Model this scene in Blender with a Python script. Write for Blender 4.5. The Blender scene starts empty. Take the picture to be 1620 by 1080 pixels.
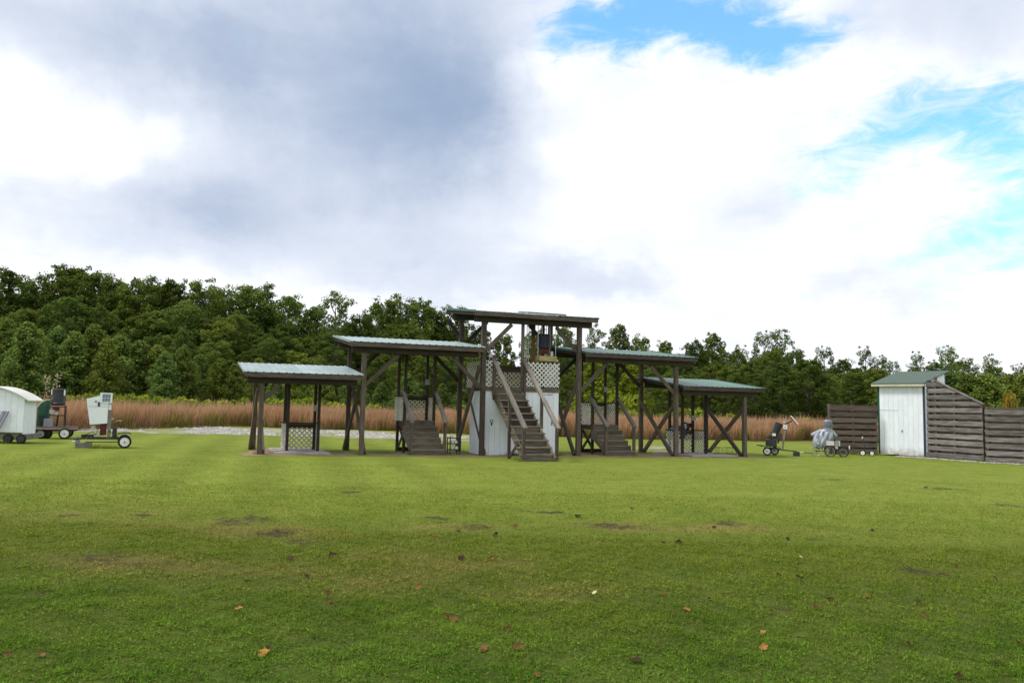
import bpy, math, random
import numpy as np
from mathutils import Vector, Matrix

SC = bpy.context.scene
COL = SC.collection
random.seed(7)
RNG = np.random.default_rng(11)

# ------------------------------------------------------------------ camera
PITCH, ROLL, EYE = 0.0821, 0.0193, 1.65
cd = bpy.data.cameras.new('camera')
cam = bpy.data.objects.new('camera', cd)
COL.objects.link(cam)
cd.sensor_width = 36.0
cd.lens = 36.0 * 1265 / 1620
cd.clip_start = 0.1
cd.clip_end = 3000
cam.matrix_world = (Matrix.Translation((0, 0, EYE)) @ Matrix.Rotation(math.pi / 2 + PITCH, 4, 'X')
                    @ Matrix.Rotation(ROLL, 4, 'Z'))
SC.camera = cam

# ------------------------------------------------------------------ exposure
SC.view_settings.view_transform = 'Standard'
SC.view_settings.look = 'None'
SC.view_settings.exposure = 0.55
SC.view_settings.gamma = 1.0
SC.render.film_transparent = False
SC.cycles.use_denoising = True
SC.cycles.denoiser = 'OPENIMAGEDENOISE'
SC.cycles.denoising_input_passes = 'RGB_ALBEDO_NORMAL'
SC.cycles.denoising_prefilter = 'ACCURATE'

# ------------------------------------------------------------------ world: Nishita blue behind procedural cloud
SUN_EL, SUN_AZ = math.radians(58), math.radians(-108)     # azimuth from +Y towards +X
world = bpy.data.worlds.new('World')
SC.world = world
world.use_nodes = True


class NT:
    """small wrapper for wiring math nodes"""
    def __init__(self, nt):
        self.nt = nt
        self.n = nt.nodes
        self.l = nt.links

    def node(self, t, **kw):
        n = self.n.new(t)
        for k, v in kw.items():
            setattr(n, k, v)
        return n

    def put(self, sock, v):
        if isinstance(v, bpy.types.NodeSocket):
            self.l.new(v, sock)
        elif v is not None:
            sock.default_value = v

    def m(self, op, a, b=None, c=None, clamp=False):
        n = self.node('ShaderNodeMath', operation=op, use_clamp=clamp)
        self.put(n.inputs[0], a)
        if b is not None:
            self.put(n.inputs[1], b)
        if c is not None:
            self.put(n.inputs[2], c)
        return n.outputs[0]

    def vm(self, op, a, b=None):
        n = self.node('ShaderNodeVectorMath', operation=op)
        self.put(n.inputs[0], a)
        if b is not None:
            self.put(n.inputs[3] if op == 'SCALE' else n.inputs[1], b)
        return n.outputs[0]

    def noise(self, vec, scale, detail=4, rough=.55, dist=0.0):
        n = self.node('ShaderNodeTexNoise')
        self.put(n.inputs['Vector'], vec)
        n.inputs['Scale'].default_value = scale
        n.inputs['Detail'].default_value = detail
        n.inputs['Roughness'].default_value = rough
        n.inputs['Distortion'].default_value = dist
        return n.outputs['Fac']

    def ramp(self, v, a, b, lo=0.0, hi=1.0, smooth=True):
        n = self.node('ShaderNodeMapRange', interpolation_type='SMOOTHSTEP' if smooth else 'LINEAR')
        self.put(n.inputs[0], v)
        n.inputs[1].default_value = a
        n.inputs[2].default_value = b
        n.inputs[3].default_value = lo
        n.inputs[4].default_value = hi
        return n.outputs[0]

    def mix(self, f, a, b, mode='MIX'):
        n = self.node('ShaderNodeMix', data_type='RGBA', blend_type=mode)
        self.put(n.inputs[0], f)
        self.put(n.inputs[6], a if not isinstance(a, tuple) else (*a[:3], 1))
        self.put(n.inputs[7], b if not isinstance(b, tuple) else (*b[:3], 1))
        return n.outputs[2]

    def gauss(self, x, y, x0, y0, rx, ry):
        a = self.m('DIVIDE', self.m('SUBTRACT', x, x0), rx)
        b = self.m('DIVIDE', self.m('SUBTRACT', y, y0), ry)
        s = self.m('ADD', self.m('MULTIPLY', a, a), self.m('MULTIPLY', b, b))
        return self.m('POWER', 2.71828, self.m('MULTIPLY', s, -1.0))


def build_world():
    w = NT(world.node_tree)
    w.n.clear()
    out = w.node('ShaderNodeOutputWorld')
    bg = w.node('ShaderNodeBackground')
    bg.inputs[1].default_value = 0.1
    w.l.new(bg.outputs[0], out.inputs[0])
    sky = w.node('ShaderNodeTexSky', sky_type='NISHITA')
    sky.sun_disc = False
    sky.sun_elevation = SUN_EL
    sky.sun_rotation = SUN_AZ
    sky.air_density = 1.0
    sky.dust_density = 0.6
    sky.ozone_density = 1.6
    tc = w.node('ShaderNodeTexCoord')
    d = tc.outputs['Generated']
    sp = w.node('ShaderNodeSeparateXYZ')
    w.l.new(d, sp.inputs[0])
    x, y, z = sp.outputs
    za = w.m('ABSOLUTE', z)
    den = w.m('ADD', za, .16)
    cb = w.node('ShaderNodeCombineXYZ')
    w.l.new(w.m('DIVIDE', x, den), cb.inputs[0])
    w.l.new(w.m('DIVIDE', y, den), cb.inputs[1])
    cb.inputs[2].default_value = 3.7
    P = cb.outputs[0]
    n_big = w.noise(P, .55, 5, .55)
    n_mid = w.noise(P, 1.7, 8, .58, .3)
    n_fine = w.noise(d, 9.0, 8, .62, .2)
    n_w1 = w.noise(d, 3.2, 6, .6)
    n_w2 = w.noise(w.vm('ADD', d, (7.3, 2.1, 5.5)), 3.6, 6, .6)
    az = w.m('ADD', w.m('ARCTAN2', x, y), w.m('MULTIPLY', w.m('SUBTRACT', n_w1, .5), .34))
    el = w.m('ADD', w.m('ARCSINE', z), w.m('MULTIPLY', w.m('SUBTRACT', n_w2, .5), .24))

    def total(blobs):
        s = None
        for a0, e0, ra, re, k in blobs:
            g = w.m('MULTIPLY', w.gauss(az, el, a0, e0, ra, re), k)
            s = g if s is None else w.m('ADD', s, g)
        return s
    # grey undersides of the big cloud
    dark = total([(-.17, .45, .26, .18, .95), (-.07, .36, .11, .09, .60), (-.40, .38, .15, .07, .50), (-.36, .20, .15, .07, .62),
                  (-.20, .28, .16, .08, .40), (-.14, .17, .16, .05, .35), (-.62, .42, .14, .05, .55), (-.62, .19, .10, .05, .30),
                  (.11, .155, .13, .030, .45), (.46, .150, .09, .022, .35), (.33, .28, .12, .06, .24), (.50, .46, .16, .06, .55),
                  (-.53, .285, .13, .055, -.75), (.07, .40, .05, .05, -.35), (.06, .31, .07, .04, -.30)])
    dark = w.m('ADD', dark, w.m('MULTIPLY', w.m('SUBTRACT', n_big, .52), .9))
    dark = w.m('ADD', dark, w.m('MULTIPLY', w.m('SUBTRACT', n_mid, .5), .80))
    dark = w.m('ADD', dark, w.m('MULTIPLY', w.m('SUBTRACT', n_fine, .5), .55))
    white = w.mix(w.ramp(n_fine, .3, .7), (6.7, 7.0, 7.5), (8.5, 8.55, 8.6))
    cloud = w.mix(w.ramp(dark, -.12, .46), white, (5.6, 6.0, 6.8))
    cloud = w.mix(w.ramp(dark, .22, 1.55), cloud, (2.35, 3.05, 4.3))
    # the holes where the blue shows
    n_wisp = w.noise(w.vm('MULTIPLY', d, (1.0, 1.0, 2.6)), 16.0, 9, .66, .8)
    blue = total([(.21, .455, .12, .055, 1.05), (.10, .43, .07, .035, .5), (.36, .43, .05, .03, .35),
                  (.50, .315, .13, .05, .74), (.42, .29, .06, .03, .35), (.60, .20, .10, .08, .90), (.57, .36, .10, .03, .50), (.27, .43, .08, .04, .4)])
    blue = w.m('ADD', blue, w.m('MULTIPLY', w.m('SUBTRACT', n_mid, .5), .7))
    blue = w.m('ADD', blue, w.m('MULTIPLY', w.m('SUBTRACT', n_wisp, .5), 1.5))
    b = w.ramp(blue, .20, 1.05, 0.0, .92)
    hs = w.node('ShaderNodeHueSaturation')
    hs.inputs['Saturation'].default_value = 1.2
    hs.inputs['Value'].default_value = 2.0
    w.l.new(sky.outputs[0], hs.inputs['Color'])
    w.l.new(w.mix(b, cloud, w.mix(1.0, hs.outputs[0], (.80, 1.12, 1.04), 'MULTIPLY')), bg.inputs[0])


build_world()

# ------------------------------------------------------------------ sun (veiled by cloud)
sl = bpy.data.lights.new('sun', 'SUN')
sl.energy = 2.1
sl.angle = math.radians(14)
sl.color = (1.0, .95, .86)
sun = bpy.data.objects.new('sun', sl)
COL.objects.link(sun)
sd = Vector((math.sin(SUN_AZ) * math.cos(SUN_EL), math.cos(SUN_AZ) * math.cos(SUN_EL), math.sin(SUN_EL)))
sun.rotation_euler = (-sd).to_track_quat('-Z', 'Y').to_euler()
sun.location = sd * 60

# ================================================================== materials
SLOPE = -0.010


def gz(x, y=0.0):
    return SLOPE * x


def srgb(r, g, b):
    f = lambda c: ((c / 255) / 12.92) if c / 255 <= .04045 else (((c / 255) + .055) / 1.055) ** 2.4
    return (f(r), f(g), f(b))


MATS = {}


def mat(name, c1, c2=None, scale=4.0, stretch=(1, 1, 1), rough=.85, bump=0.0, rnd=0.0, metal=0.0, spec=.3,
        detail=5, lo=.35, hi=.65, c3=None, s3=1.2, l3=.55, h3=.7, translucent=0.0, coat=0.0):
    m = bpy.data.materials.new(name)
    m.use_nodes = True
    w = NT(m.node_tree)
    w.n.clear()
    out = w.node('ShaderNodeOutputMaterial')
    bs = w.node('ShaderNodeBsdfPrincipled')
    oi = w.node('ShaderNodeObjectInfo')
    tc = w.node('ShaderNodeTexCoord')
    off = w.node('ShaderNodeCombineXYZ')
    for i in range(3):
        w.l.new(w.m('MULTIPLY', oi.outputs['Random'], 37.0 + 11 * i), off.inputs[i])
    v = w.vm('ADD', w.vm('MULTIPLY', tc.outputs['Object'], tuple(stretch)), off.outputs[0])
    n = w.noise(v, scale, detail, .6)
    col = w.mix(w.ramp(n, lo, hi), tuple(c1), tuple(c2 or c1))
    if c3:
        col = w.mix(w.ramp(w.noise(v, s3, 6, .65), l3, h3), col, tuple(c3))
    if rnd:
        k = w.m('ADD', w.m('MULTIPLY', w.m('SUBTRACT', oi.outputs['Random'], .5), rnd), 1.0)
        col = w.vm('SCALE', col, k)
    w.put(bs.inputs['Base Color'], col)
    bs.inputs['Roughness'].default_value = rough
    bs.inputs['Metallic'].default_value = metal
    bs.inputs['Specular IOR Level'].default_value = spec
    if coat:
        bs.inputs['Coat Weight'].default_value = coat
    if bump:
        bp = w.node('ShaderNodeBump')
        bp.inputs['Strength'].default_value = bump
        bp.inputs['Distance'].default_value = .02
        w.l.new(n, bp.inputs['Height'])
        w.l.new(bp.outputs[0], bs.inputs['Normal'])
    sh = bs.outputs[0]
    if translucent:
        tr = w.node('ShaderNodeBsdfTranslucent')
        w.put(tr.inputs[0], col)
        mx = w.node('ShaderNodeMixShader')
        mx.inputs[0].default_value = translucent
        w.l.new(sh, mx.inputs[1])
        w.l.new(tr.outputs[0], mx.inputs[2])
        sh = mx.outputs[0]
    w.l.new(sh, out.inputs[0])
    MATS[name] = m
    return m


GR = (1.2, 16, 16)      # grain along a board's own length
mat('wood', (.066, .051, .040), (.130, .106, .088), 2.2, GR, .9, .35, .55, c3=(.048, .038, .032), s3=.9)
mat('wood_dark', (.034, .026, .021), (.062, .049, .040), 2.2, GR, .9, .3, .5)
mat('wood_rail', (.13, .113, .098), (.225, .20, .18), 2.2, GR, .9, .3, .4, c3=(.12, .105, .09), s3=.8)
mat('wood_step', (.085, .070, .052), (.165, .142, .108), 2.4, GR, .92, .35, .5, c3=(.075, .085, .040), s3=1.4)
mat('wood_tread', (.14, .118, .090), (.23, .20, .158), 2.4, GR, .92, .3, .4, c3=(.11, .115, .065), s3=1.4)
mat('wood_fence', (.120, .109, .104), (.250, .233, .227), 2.0, GR, .92, .4, .6, c3=(.095, .072, .058), s3=.8, l3=.48, h3=.68)
mat('wood_brown', (.085, .064, .052), (.155, .122, .102), 2.0, GR, .92, .4, .6, c3=(.075, .055, .045), s3=.9)
mat('plywood_tan', srgb(196, 176, 130), srgb(170, 150, 105), 3, (1, 6, 6), .8)
mat('plank_orange', srgb(112, 82, 40), srgb(88, 64, 34), 3, (1, 8, 8), .8)
mat('white_paint', (.78, .83, .90), (.72, .77, .84), 2.5, (1, 1, 1), .62, 0, .05, c3=(.70, .71, .71), s3=1.3, l3=.6, h3=.9)
mat('white_dirty', (.62, .63, .62), (.50, .50, .47), 1.6, (1, 1, 1), .8, .05, .08, c3=(.30, .28, .23), s3=1.5, l3=.62, h3=.8)
mat('white_lattice', (.74, .74, .73), (.60, .60, .57), 6, (1, 1, 1), .7, 0, .05)
mat('lattice_shaded', (.60, .56, .46), (.50, .46, .36), 6, rough=.7)  # rear panels: white lattice, shade and grass seen through put into colour
mat('roof_green', (.045, .110, .088), (.068, .138, .112), 1.2, (1, 1, 1), .38, .03, .25, spec=.5)
mat('roof_sky_sheen', (.21, .285, .275), (.29, .36, .355), 1.2, (1, 1, 1), .40, .03, .18, spec=.5)  # left roofs: bright sky reflection put into a paler green
mat('roof_trim', (.045, .115, .095), (.06, .14, .115), 2, rough=.45)
mat('trim_green', (.012, .06, .05), (.02, .08, .065), 2, rough=.6)
mat('trim_navy', (.02, .028, .07), (.03, .04, .09), 2, rough=.6)
mat('shingle_green', (.055, .088, .072), (.080, .115, .094), 14, (1, 1, 1), .8, .2)
mat('metal_black', (.018, .018, .02), (.035, .034, .035), 5, rough=.5, spec=.4)
mat('metal_grey', (.20, .21, .22), (.30, .31, .32), 5, rough=.45, metal=.6)
mat('galvanised', (.42, .44, .45), (.55, .56, .57), 5, rough=.35, metal=.85)
mat('steel_post', (.17, .155, .13), (.25, .23, .20), 4, rough=.6)
mat('rubber', (.012, .012, .012), (.02, .02, .02), 6, rough=.8)
mat('rim_white', (.78, .78, .77), (.62, .62, .60), 4, rough=.4, spec=.5)
mat('plastic_black', (.014, .015, .022), (.026, .028, .038), 3, rough=.42, spec=.5)
mat('plastic_navy', (.009, .013, .032), (.016, .021, .045), 3, rough=.5, spec=.5)
mat('plastic_white', (.82, .86, .91), (.77, .81, .86), 2, rough=.45, spec=.5, c3=(.55, .54, .50), s3=1.8, l3=.62, h3=.8)
mat('solar_cell', srgb(92, 108, 132), srgb(120, 134, 152), 9, rough=.2, spec=.6)
mat('solar_blue', srgb(60, 72, 98), srgb(92, 100, 120), 9, rough=.2, spec=.6)
mat('red_paint', (.30, .035, .03), (.20, .03, .03), 3, rough=.5)
mat('rust_red', (.09, .022, .018), (.14, .04, .03), 4, rough=.7)
mat('green_paint', (.02, .09, .055), (.035, .12, .075), 2, rough=.5)
mat('cream_paint', (.58, .54, .42), (.48, .45, .36), 3, rough=.6)
mat('olive_paint', (.13, .135, .105), (.18, .18, .15), 3, rough=.7, c3=(.09, .085, .07))
mat('pink_wood', (.27, .185, .19), (.34, .25, .25), 3, (2, 10, 10), .85)
mat('box_grey', (.24, .23, .28), (.29, .28, .33), 3, rough=.6)
mat('block', (.13, .12, .11), (.19, .18, .17), 12, rough=.95, bump=.3)
mat('concrete', (.30, .28, .26), (.42, .40, .37), 3, rough=.95, bump=.2, c3=(.22, .17, .12), s3=1.0)
mat('dirt', (.20, .135, .085), (.30, .22, .14), 6, rough=1, bump=.5, c3=(.12, .14, .035), s3=1.4)
mat('gravel_base', (.20, .19, .14), (.30, .29, .24), 5, rough=1, bump=.6, c3=(.16, .18, .045), s3=.55, l3=.42, h3=.54)
mat('stone_white', (.22, .21, .20), (.40, .39, .37), 3, rough=.95)
mat('poncho', (.26, .30, .37), (.50, .55, .62), 3.0, (3, 3, .6), .3, .15, spec=.5, c3=(.10, .12, .16), s3=1.9, l3=.48, h3=.60)  # streaks put the shade and sheen of the folds into the colour
mat('poncho_dark', (.10, .11, .14), (.19, .205, .24), 4, (3, 3, .7), .35, .15, spec=.5)
mat('card_white', (.80, .79, .80), (.74, .73, .74), 3, rough=.6)
mat('card_pink', (.62, .54, .55), (.56, .48, .50), 3, rough=.6)
mat('ink', (.02, .02, .022), None, rough=.7)
mat('wire_green', (.06, .085, .055), (.10, .12, .08), 4, rough=.6)
mat('bark', (.085, .07, .055), (.15, .13, .105), 3, (3, 3, 1), .95, .4, .3)


def leaf_mat(name, c1, c2, trans=.25, rnd=.35, hue=0.0):
    """foliage: per-face 'tint' attribute and per-object random brightness"""
    m = bpy.data.materials.new(name)
    m.use_nodes = True
    w = NT(m.node_tree)
    w.n.clear()
    out = w.node('ShaderNodeOutputMaterial')
    at = w.node('ShaderNodeAttribute')
    at.attribute_name = 'tint'
    oi = w.node('ShaderNodeObjectInfo')
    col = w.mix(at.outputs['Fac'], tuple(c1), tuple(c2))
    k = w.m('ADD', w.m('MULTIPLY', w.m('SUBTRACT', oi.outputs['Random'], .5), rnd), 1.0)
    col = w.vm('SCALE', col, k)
    if hue:
        r2 = w.m('FRACT', w.m('MULTIPLY', oi.outputs['Random'], 17.31))
        col = w.mix(w.m('MULTIPLY', r2, hue), col, w.mix(1.0, col, (1.6, 1.15, .6), 'MULTIPLY'))
    df = w.node('ShaderNodeBsdfDiffuse')
    tr = w.node('ShaderNodeBsdfTranslucent')
    w.put(df.inputs[0], col)
    w.put(tr.inputs[0], col)
    mx = w.node('ShaderNodeMixShader')
    mx.inputs[0].default_value = trans
    w.l.new(df.outputs[0], mx.inputs[1])
    w.l.new(tr.outputs[0], mx.inputs[2])
    w.l.new(mx.outputs[0], out.inputs[0])
    MATS[name] = m
    return m


leaf_mat('leaf_hardwood', (.058, .104, .022), (.150, .212, .050), .45, .6, .45)
leaf_mat('leaf_pine', (.070, .124, .032), (.165, .245, .064), .4, .5, .6)
leaf_mat('leaf_bright', (.10, .17, .018), (.24, .31, .035), .35, .4, .3)
leaf_mat('leaf_yellow', (.20, .15, .02), (.32, .24, .04), .3, .2, 0)
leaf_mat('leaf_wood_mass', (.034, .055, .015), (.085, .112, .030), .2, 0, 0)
leaf_mat('sedge', (.37, .212, .118), (.55, .355, .215), .4, 0, 0)
leaf_mat('sedge_green', (.16, .155, .035), (.30, .26, .07), .4, 0, 0)
leaf_mat('pale_blossom', (.42, .38, .26), (.55, .50, .36), .3, 0, 0)


# worn spots where the soil shows: x, y, half-width, half-depth
BARE = [(-4.21, 8.30, .42, .40), (-3.67, 8.06, .34, .26), (-3.63, 11.0, .46, .75), (-2.92, 10.05, .50, .50), (-2.40, 9.54, .32, .30), (-.52, 11.15, .42, .5),
        (-1.06, 11.92, .36, .25), (1.50, 11.61, .70, .5), (.66, 12.95, .60, .28), (-2.93, 15.01, .34, .3), (8.45, 21.35, .55, .5), (3.29, 12.23, .5, .45),
        (-3.89, 6.74, .16, .12), (4.09, 10.92, .22, .2), (4.57, 8.84, .5, .3), (9.92, 15.99, .5, .5), (10.5, 19.47, .8, .5), (-5.1, 11.31, .3, .2), (-6.01, 11.11, .2, .2),
        (2.35, 6.96, .16, .12), (-1.04, 5.62, .2, .1)]


def splash_mat():
    m = mat('white_splashed', (.78, .83, .90), (.72, .77, .84), 2.5, rough=.62, rnd=.05)
    w = NT(m.node_tree)
    bs = [n for n in w.n if n.type == 'BSDF_PRINCIPLED'][0]
    src = bs.inputs['Base Color'].links[0].from_socket
    tc = w.node('ShaderNodeTexCoord')
    sp = w.node('ShaderNodeSeparateXYZ')
    w.l.new(tc.outputs['Object'], sp.inputs[0])
    n = w.noise(tc.outputs['Object'], 5.0, 7, .7)
    n2 = w.noise(w.vm('MULTIPLY', tc.outputs['Object'], (9, 9, .7)), 2.0, 5, .6)
    f = w.ramp(w.m('ADD', sp.outputs[2], w.m('MULTIPLY', w.m('SUBTRACT', n, .5), 1.0)), .45, -.05)
    w.put(bs.inputs['Base Color'], w.mix(w.m('MULTIPLY', w.ramp(n2, .55, .75), .35), w.mix(w.m('MULTIPLY', f, .75), src, (.27, .22, .15)), (.55, .54, .50)))


splash_mat()


# lawn colour as a node group shared by the soil sheet and the blades
def lawn_group():
    g = bpy.data.node_groups.new('lawn_colour', 'ShaderNodeTree')
    g.interface.new_socket('Color', in_out='OUTPUT', socket_type='NodeSocketColor')
    g.interface.new_socket('Bare', in_out='OUTPUT', socket_type='NodeSocketFloat')
    w = NT(g)
    go = w.node('NodeGroupOutput')
    geo = w.node('ShaderNodeNewGeometry')
    p = geo.outputs['Position']
    sp = w.node('ShaderNodeSeparateXYZ')
    w.l.new(p, sp.inputs[0])
    x, y = sp.outputs[0], sp.outputs[1]
    n1 = w.noise(p, .22, 5, .6)
    n2 = w.noise(p, 1.1, 6, .65)
    n3 = w.noise(p, 8.0, 7, .8)
    # lush near, drier yellow-green far; near shade and far view-angle brightness put into colour
    far = w.ramp(w.m('ADD', y, w.m('MULTIPLY', w.m('SUBTRACT', n1, .5), 9.0)), 8.0, 17.0)
    lush_shaded = w.mix(w.ramp(n2, .3, .7), (.052, .118, .011), (.112, .192, .022))
    dry_bright = w.mix(w.ramp(n2, .3, .7), (.142, .190, .027), (.186, .222, .040))
    mid = w.mix(w.ramp(n2, .3, .7), (.092, .138, .014), (.135, .170, .023))
    far0 = w.ramp(w.m('ADD', y, w.m('MULTIPLY', w.m('SUBTRACT', n1, .5), 7.0)), 4.5, 9.0)
    c = w.mix(far, w.mix(far0, lush_shaded, mid), dry_bright)
    # mowing passes: faint lanes running away from the camera at the left
    lane = w.m('SINE', w.m('MULTIPLY', w.m('ADD', x, w.m('MULTIPLY', y, .28)), 3.3))
    lane = w.m('MULTIPLY', lane, w.m('MULTIPLY', w.ramp(y, 11, 16), w.ramp(x, 1.0, -3.0)))
    c = w.vm('SCALE', c, w.m('ADD', w.m('MULTIPLY', lane, .10), 1.0))
    # thatch-brown tired areas
    thin = None
    for x0, y0, rx, ry, k in [(-3.9, 8.2, 1.5, .6, .7), (-3.0, 10.2, 1.5, 1.1, .7), (-.5, 8.8, 1.5, 1.0, .55), (-.7, 11.0, .9, .9, .6),
                              (1.5, 11.5, 1.1, .8, .7), (3.3, 11.8, 1.1, .9, .6), (-6.2, 10.8, 2.4, 1.2, .5), (-1.9, 7.4, 2.2, .9, .55),
                              (-4.3, 6.2, 1.2, .5, .45), (5.4, 12.0, 2.0, .7, .4), (-2.5, 16.5, .8, .5, .5), (7.2, 19.0, 1.0, .4, .5),
                              (-5.5, 12.4, 3.0, .7, .4), (1.0, 7.3, 1.4, .7, .35)]:
        gss = w.m('MULTIPLY', w.gauss(x, y, x0, y0, rx, ry), k)
        thin = gss if thin is None else w.m('ADD', thin, gss)
    thin2 = w.m('ADD', thin, w.m('MULTIPLY', w.m('SUBTRACT', n2, .5), 1.0))
    thin2 = w.m('ADD', thin2, w.m('MULTIPLY', w.m('SUBTRACT', n1, .5), .5))
    c = w.mix(w.m('MULTIPLY', w.ramp(thin2, .30, 1.0), .72), c, (.215, .165, .058))
    # bare soil scuffs
    bare = None
    for x0, y0, rx, ry in BARE:
        gss = w.gauss(x, y, x0, y0, rx, ry)
        bare = gss if bare is None else w.m('MAXIMUM', bare, gss)
    n4 = w.noise(p, 2.6, 7, .72)
    bare = w.m('ADD', w.m('MULTIPLY', bare, .74), w.m('MULTIPLY', w.m('SUBTRACT', n3, .5), 1.9))
    bare = w.ramp(w.m('ADD', bare, w.m('MULTIPLY', w.m('SUBTRACT', n4, .5), 1.6)), .38, .85)
    c = w.mix(w.m('MULTIPLY', bare, .92), c, (.050, .039, .025))
    # beyond the mown lawn: rough pasture
    past = w.ramp(w.m('ADD', y, w.m('MULTIPLY', n1, 6)), 50, 58)
    c = w.mix(past, c, (.12, .10, .045))
    w.l.new(c, go.inputs[0])
    w.l.new(bare, go.inputs[1])
    return g


LAWN = lawn_group()


def lawn_mat(name, blades):
    m = bpy.data.materials.new(name)
    m.use_nodes = True
    w = NT(m.node_tree)
    w.n.clear()
    out = w.node('ShaderNodeOutputMaterial')
    g = w.node('ShaderNodeGroup')
    g.node_tree = LAWN
    col = g.outputs[0]
    if blades:
        at = w.node('ShaderNodeAttribute')
        at.attribute_name = 'tint'
        col = w.vm('SCALE', col, w.m('ADD', w.m('MULTIPLY', at.outputs['Fac'], 1.45), .50))
        at2 = w.node('ShaderNodeAttribute')
        at2.attribute_name = 'straw'
        col = w.mix(w.m('MULTIPLY', at2.outputs['Fac'], .8), col, (.20, .165, .060))
        df = w.node('ShaderNodeBsdfDiffuse')
        tr = w.node('ShaderNodeBsdfTranslucent')
        w.put(df.inputs[0], col)
        w.put(tr.inputs[0], col)
        mx = w.node('ShaderNodeMixShader')
        mx.inputs[0].default_value = .35
        w.l.new(df.outputs[0], mx.inputs[1])
        w.l.new(tr.outputs[0], mx.inputs[2])
        w.l.new(mx.outputs[0], out.inputs[0])
    else:
        geo = w.node('ShaderNodeNewGeometry')
        n = w.noise(geo.outputs['Position'], 22, 6, .75)
        nl = w.noise(geo.outputs['Position'], 4.5, 5, .7)
        col = w.vm('SCALE', col, w.ramp(n, .25, .75, .72, 1.12))
        col = w.vm('SCALE', col, w.ramp(nl, .25, .75, .86, 1.10))
        # thatch tone with the shade between blades put in, fading with distance
        sp = w.node('ShaderNodeSeparateXYZ')
        w.l.new(geo.outputs['Position'], sp.inputs[0])
        thatch_shade = w.mix(w.ramp(n, .3, .7), (.030, .036, .010), (.080, .078, .024))
        col = w.mix(w.m('MULTIPLY', w.ramp(sp.outputs[1], 14.0, 6.0), .60), col, thatch_shade)
        bs = w.node('ShaderNodeBsdfPrincipled')
        w.put(bs.inputs['Base Color'], col)
        bs.inputs['Roughness'].default_value = 1.0
        bs.inputs['Specular IOR Level'].default_value = .05
        bp = w.node('ShaderNodeBump')
        bp.inputs['Strength'].default_value = .7
        bp.inputs['Distance'].default_value = .03
        w.l.new(n, bp.inputs['Height'])
        w.l.new(bp.outputs[0], bs.inputs['Normal'])
        w.l.new(bs.outputs[0], out.inputs[0])
    MATS[name] = m


lawn_mat('lawn', False)
lawn_mat('blades', True)

# ================================================================== mesh helpers


def tagged(o, label=None, cat=None, group=None, kind=None):
    if label:
        o['label'] = label
    if cat:
        o['category'] = cat
    if group:
        o['group'] = group
    if kind:
        o['kind'] = kind
    return o


def new_obj(name, me, m, parent=None, loc=None):
    o = bpy.data.objects.new(name, me)
    if m is not None and not me.materials:
        me.materials.append(MATS[m] if isinstance(m, str) else m)
    COL.objects.link(o)
    if parent is not None:
        o.parent = parent
    if loc is not None:
        o.location = loc
    return o


def empty(name, loc, label, cat, group=None, rz=0.0):
    o = bpy.data.objects.new(name, None)
    o.empty_display_size = .2
    COL.objects.link(o)
    o.location = loc
    o.rotation_euler = (0, 0, rz)
    return tagged(o, label, cat, group)


BOX_F = [(0, 3, 2, 1), (4, 5, 6, 7), (0, 1, 5, 4), (1, 2, 6, 5), (2, 3, 7, 6), (3, 0, 4, 7)]
BOXES = {}


def box_mesh(l, w, h, m):
    k = (round(l, 3), round(w, 3), round(h, 3), m)
    if k not in BOXES:
        me = bpy.data.meshes.new('box')
        x, y, z = l / 2, w / 2, h / 2
        me.from_pydata([(-x, -y, -z), (x, -y, -z), (x, y, -z), (-x, y, -z), (-x, -y, z), (x, -y, z), (x, y, z), (-x, y, z)], [], BOX_F)
        me.materials.append(MATS[m])
        BOXES[k] = me
    return BOXES[k]


def beam(name, p0, p1, w, h, m, parent=None, off=(0, 0, 0), up=(0, 0, 1)):
    """a board from p0 to p1: w across (horizontal), h along 'up'; grain runs along it"""
    p0, p1 = Vector(p0), Vector(p1)
    d = p1 - p0
    L = d.length
    X = d / L
    U = Vector(up)
    if abs(X.dot(U)) > .95:
        U = Vector((0, 1, 0))
    Y = U.cross(X).normalized()
    Z = X.cross(Y)
    o = new_obj(name, box_mesh(L, w, h, m), None, parent)
    o.matrix_basis = Matrix.Translation((p0 + p1) / 2 - Vector(off)) @ Matrix((X, Y, Z)).transposed().to_4x4()
    return o


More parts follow.
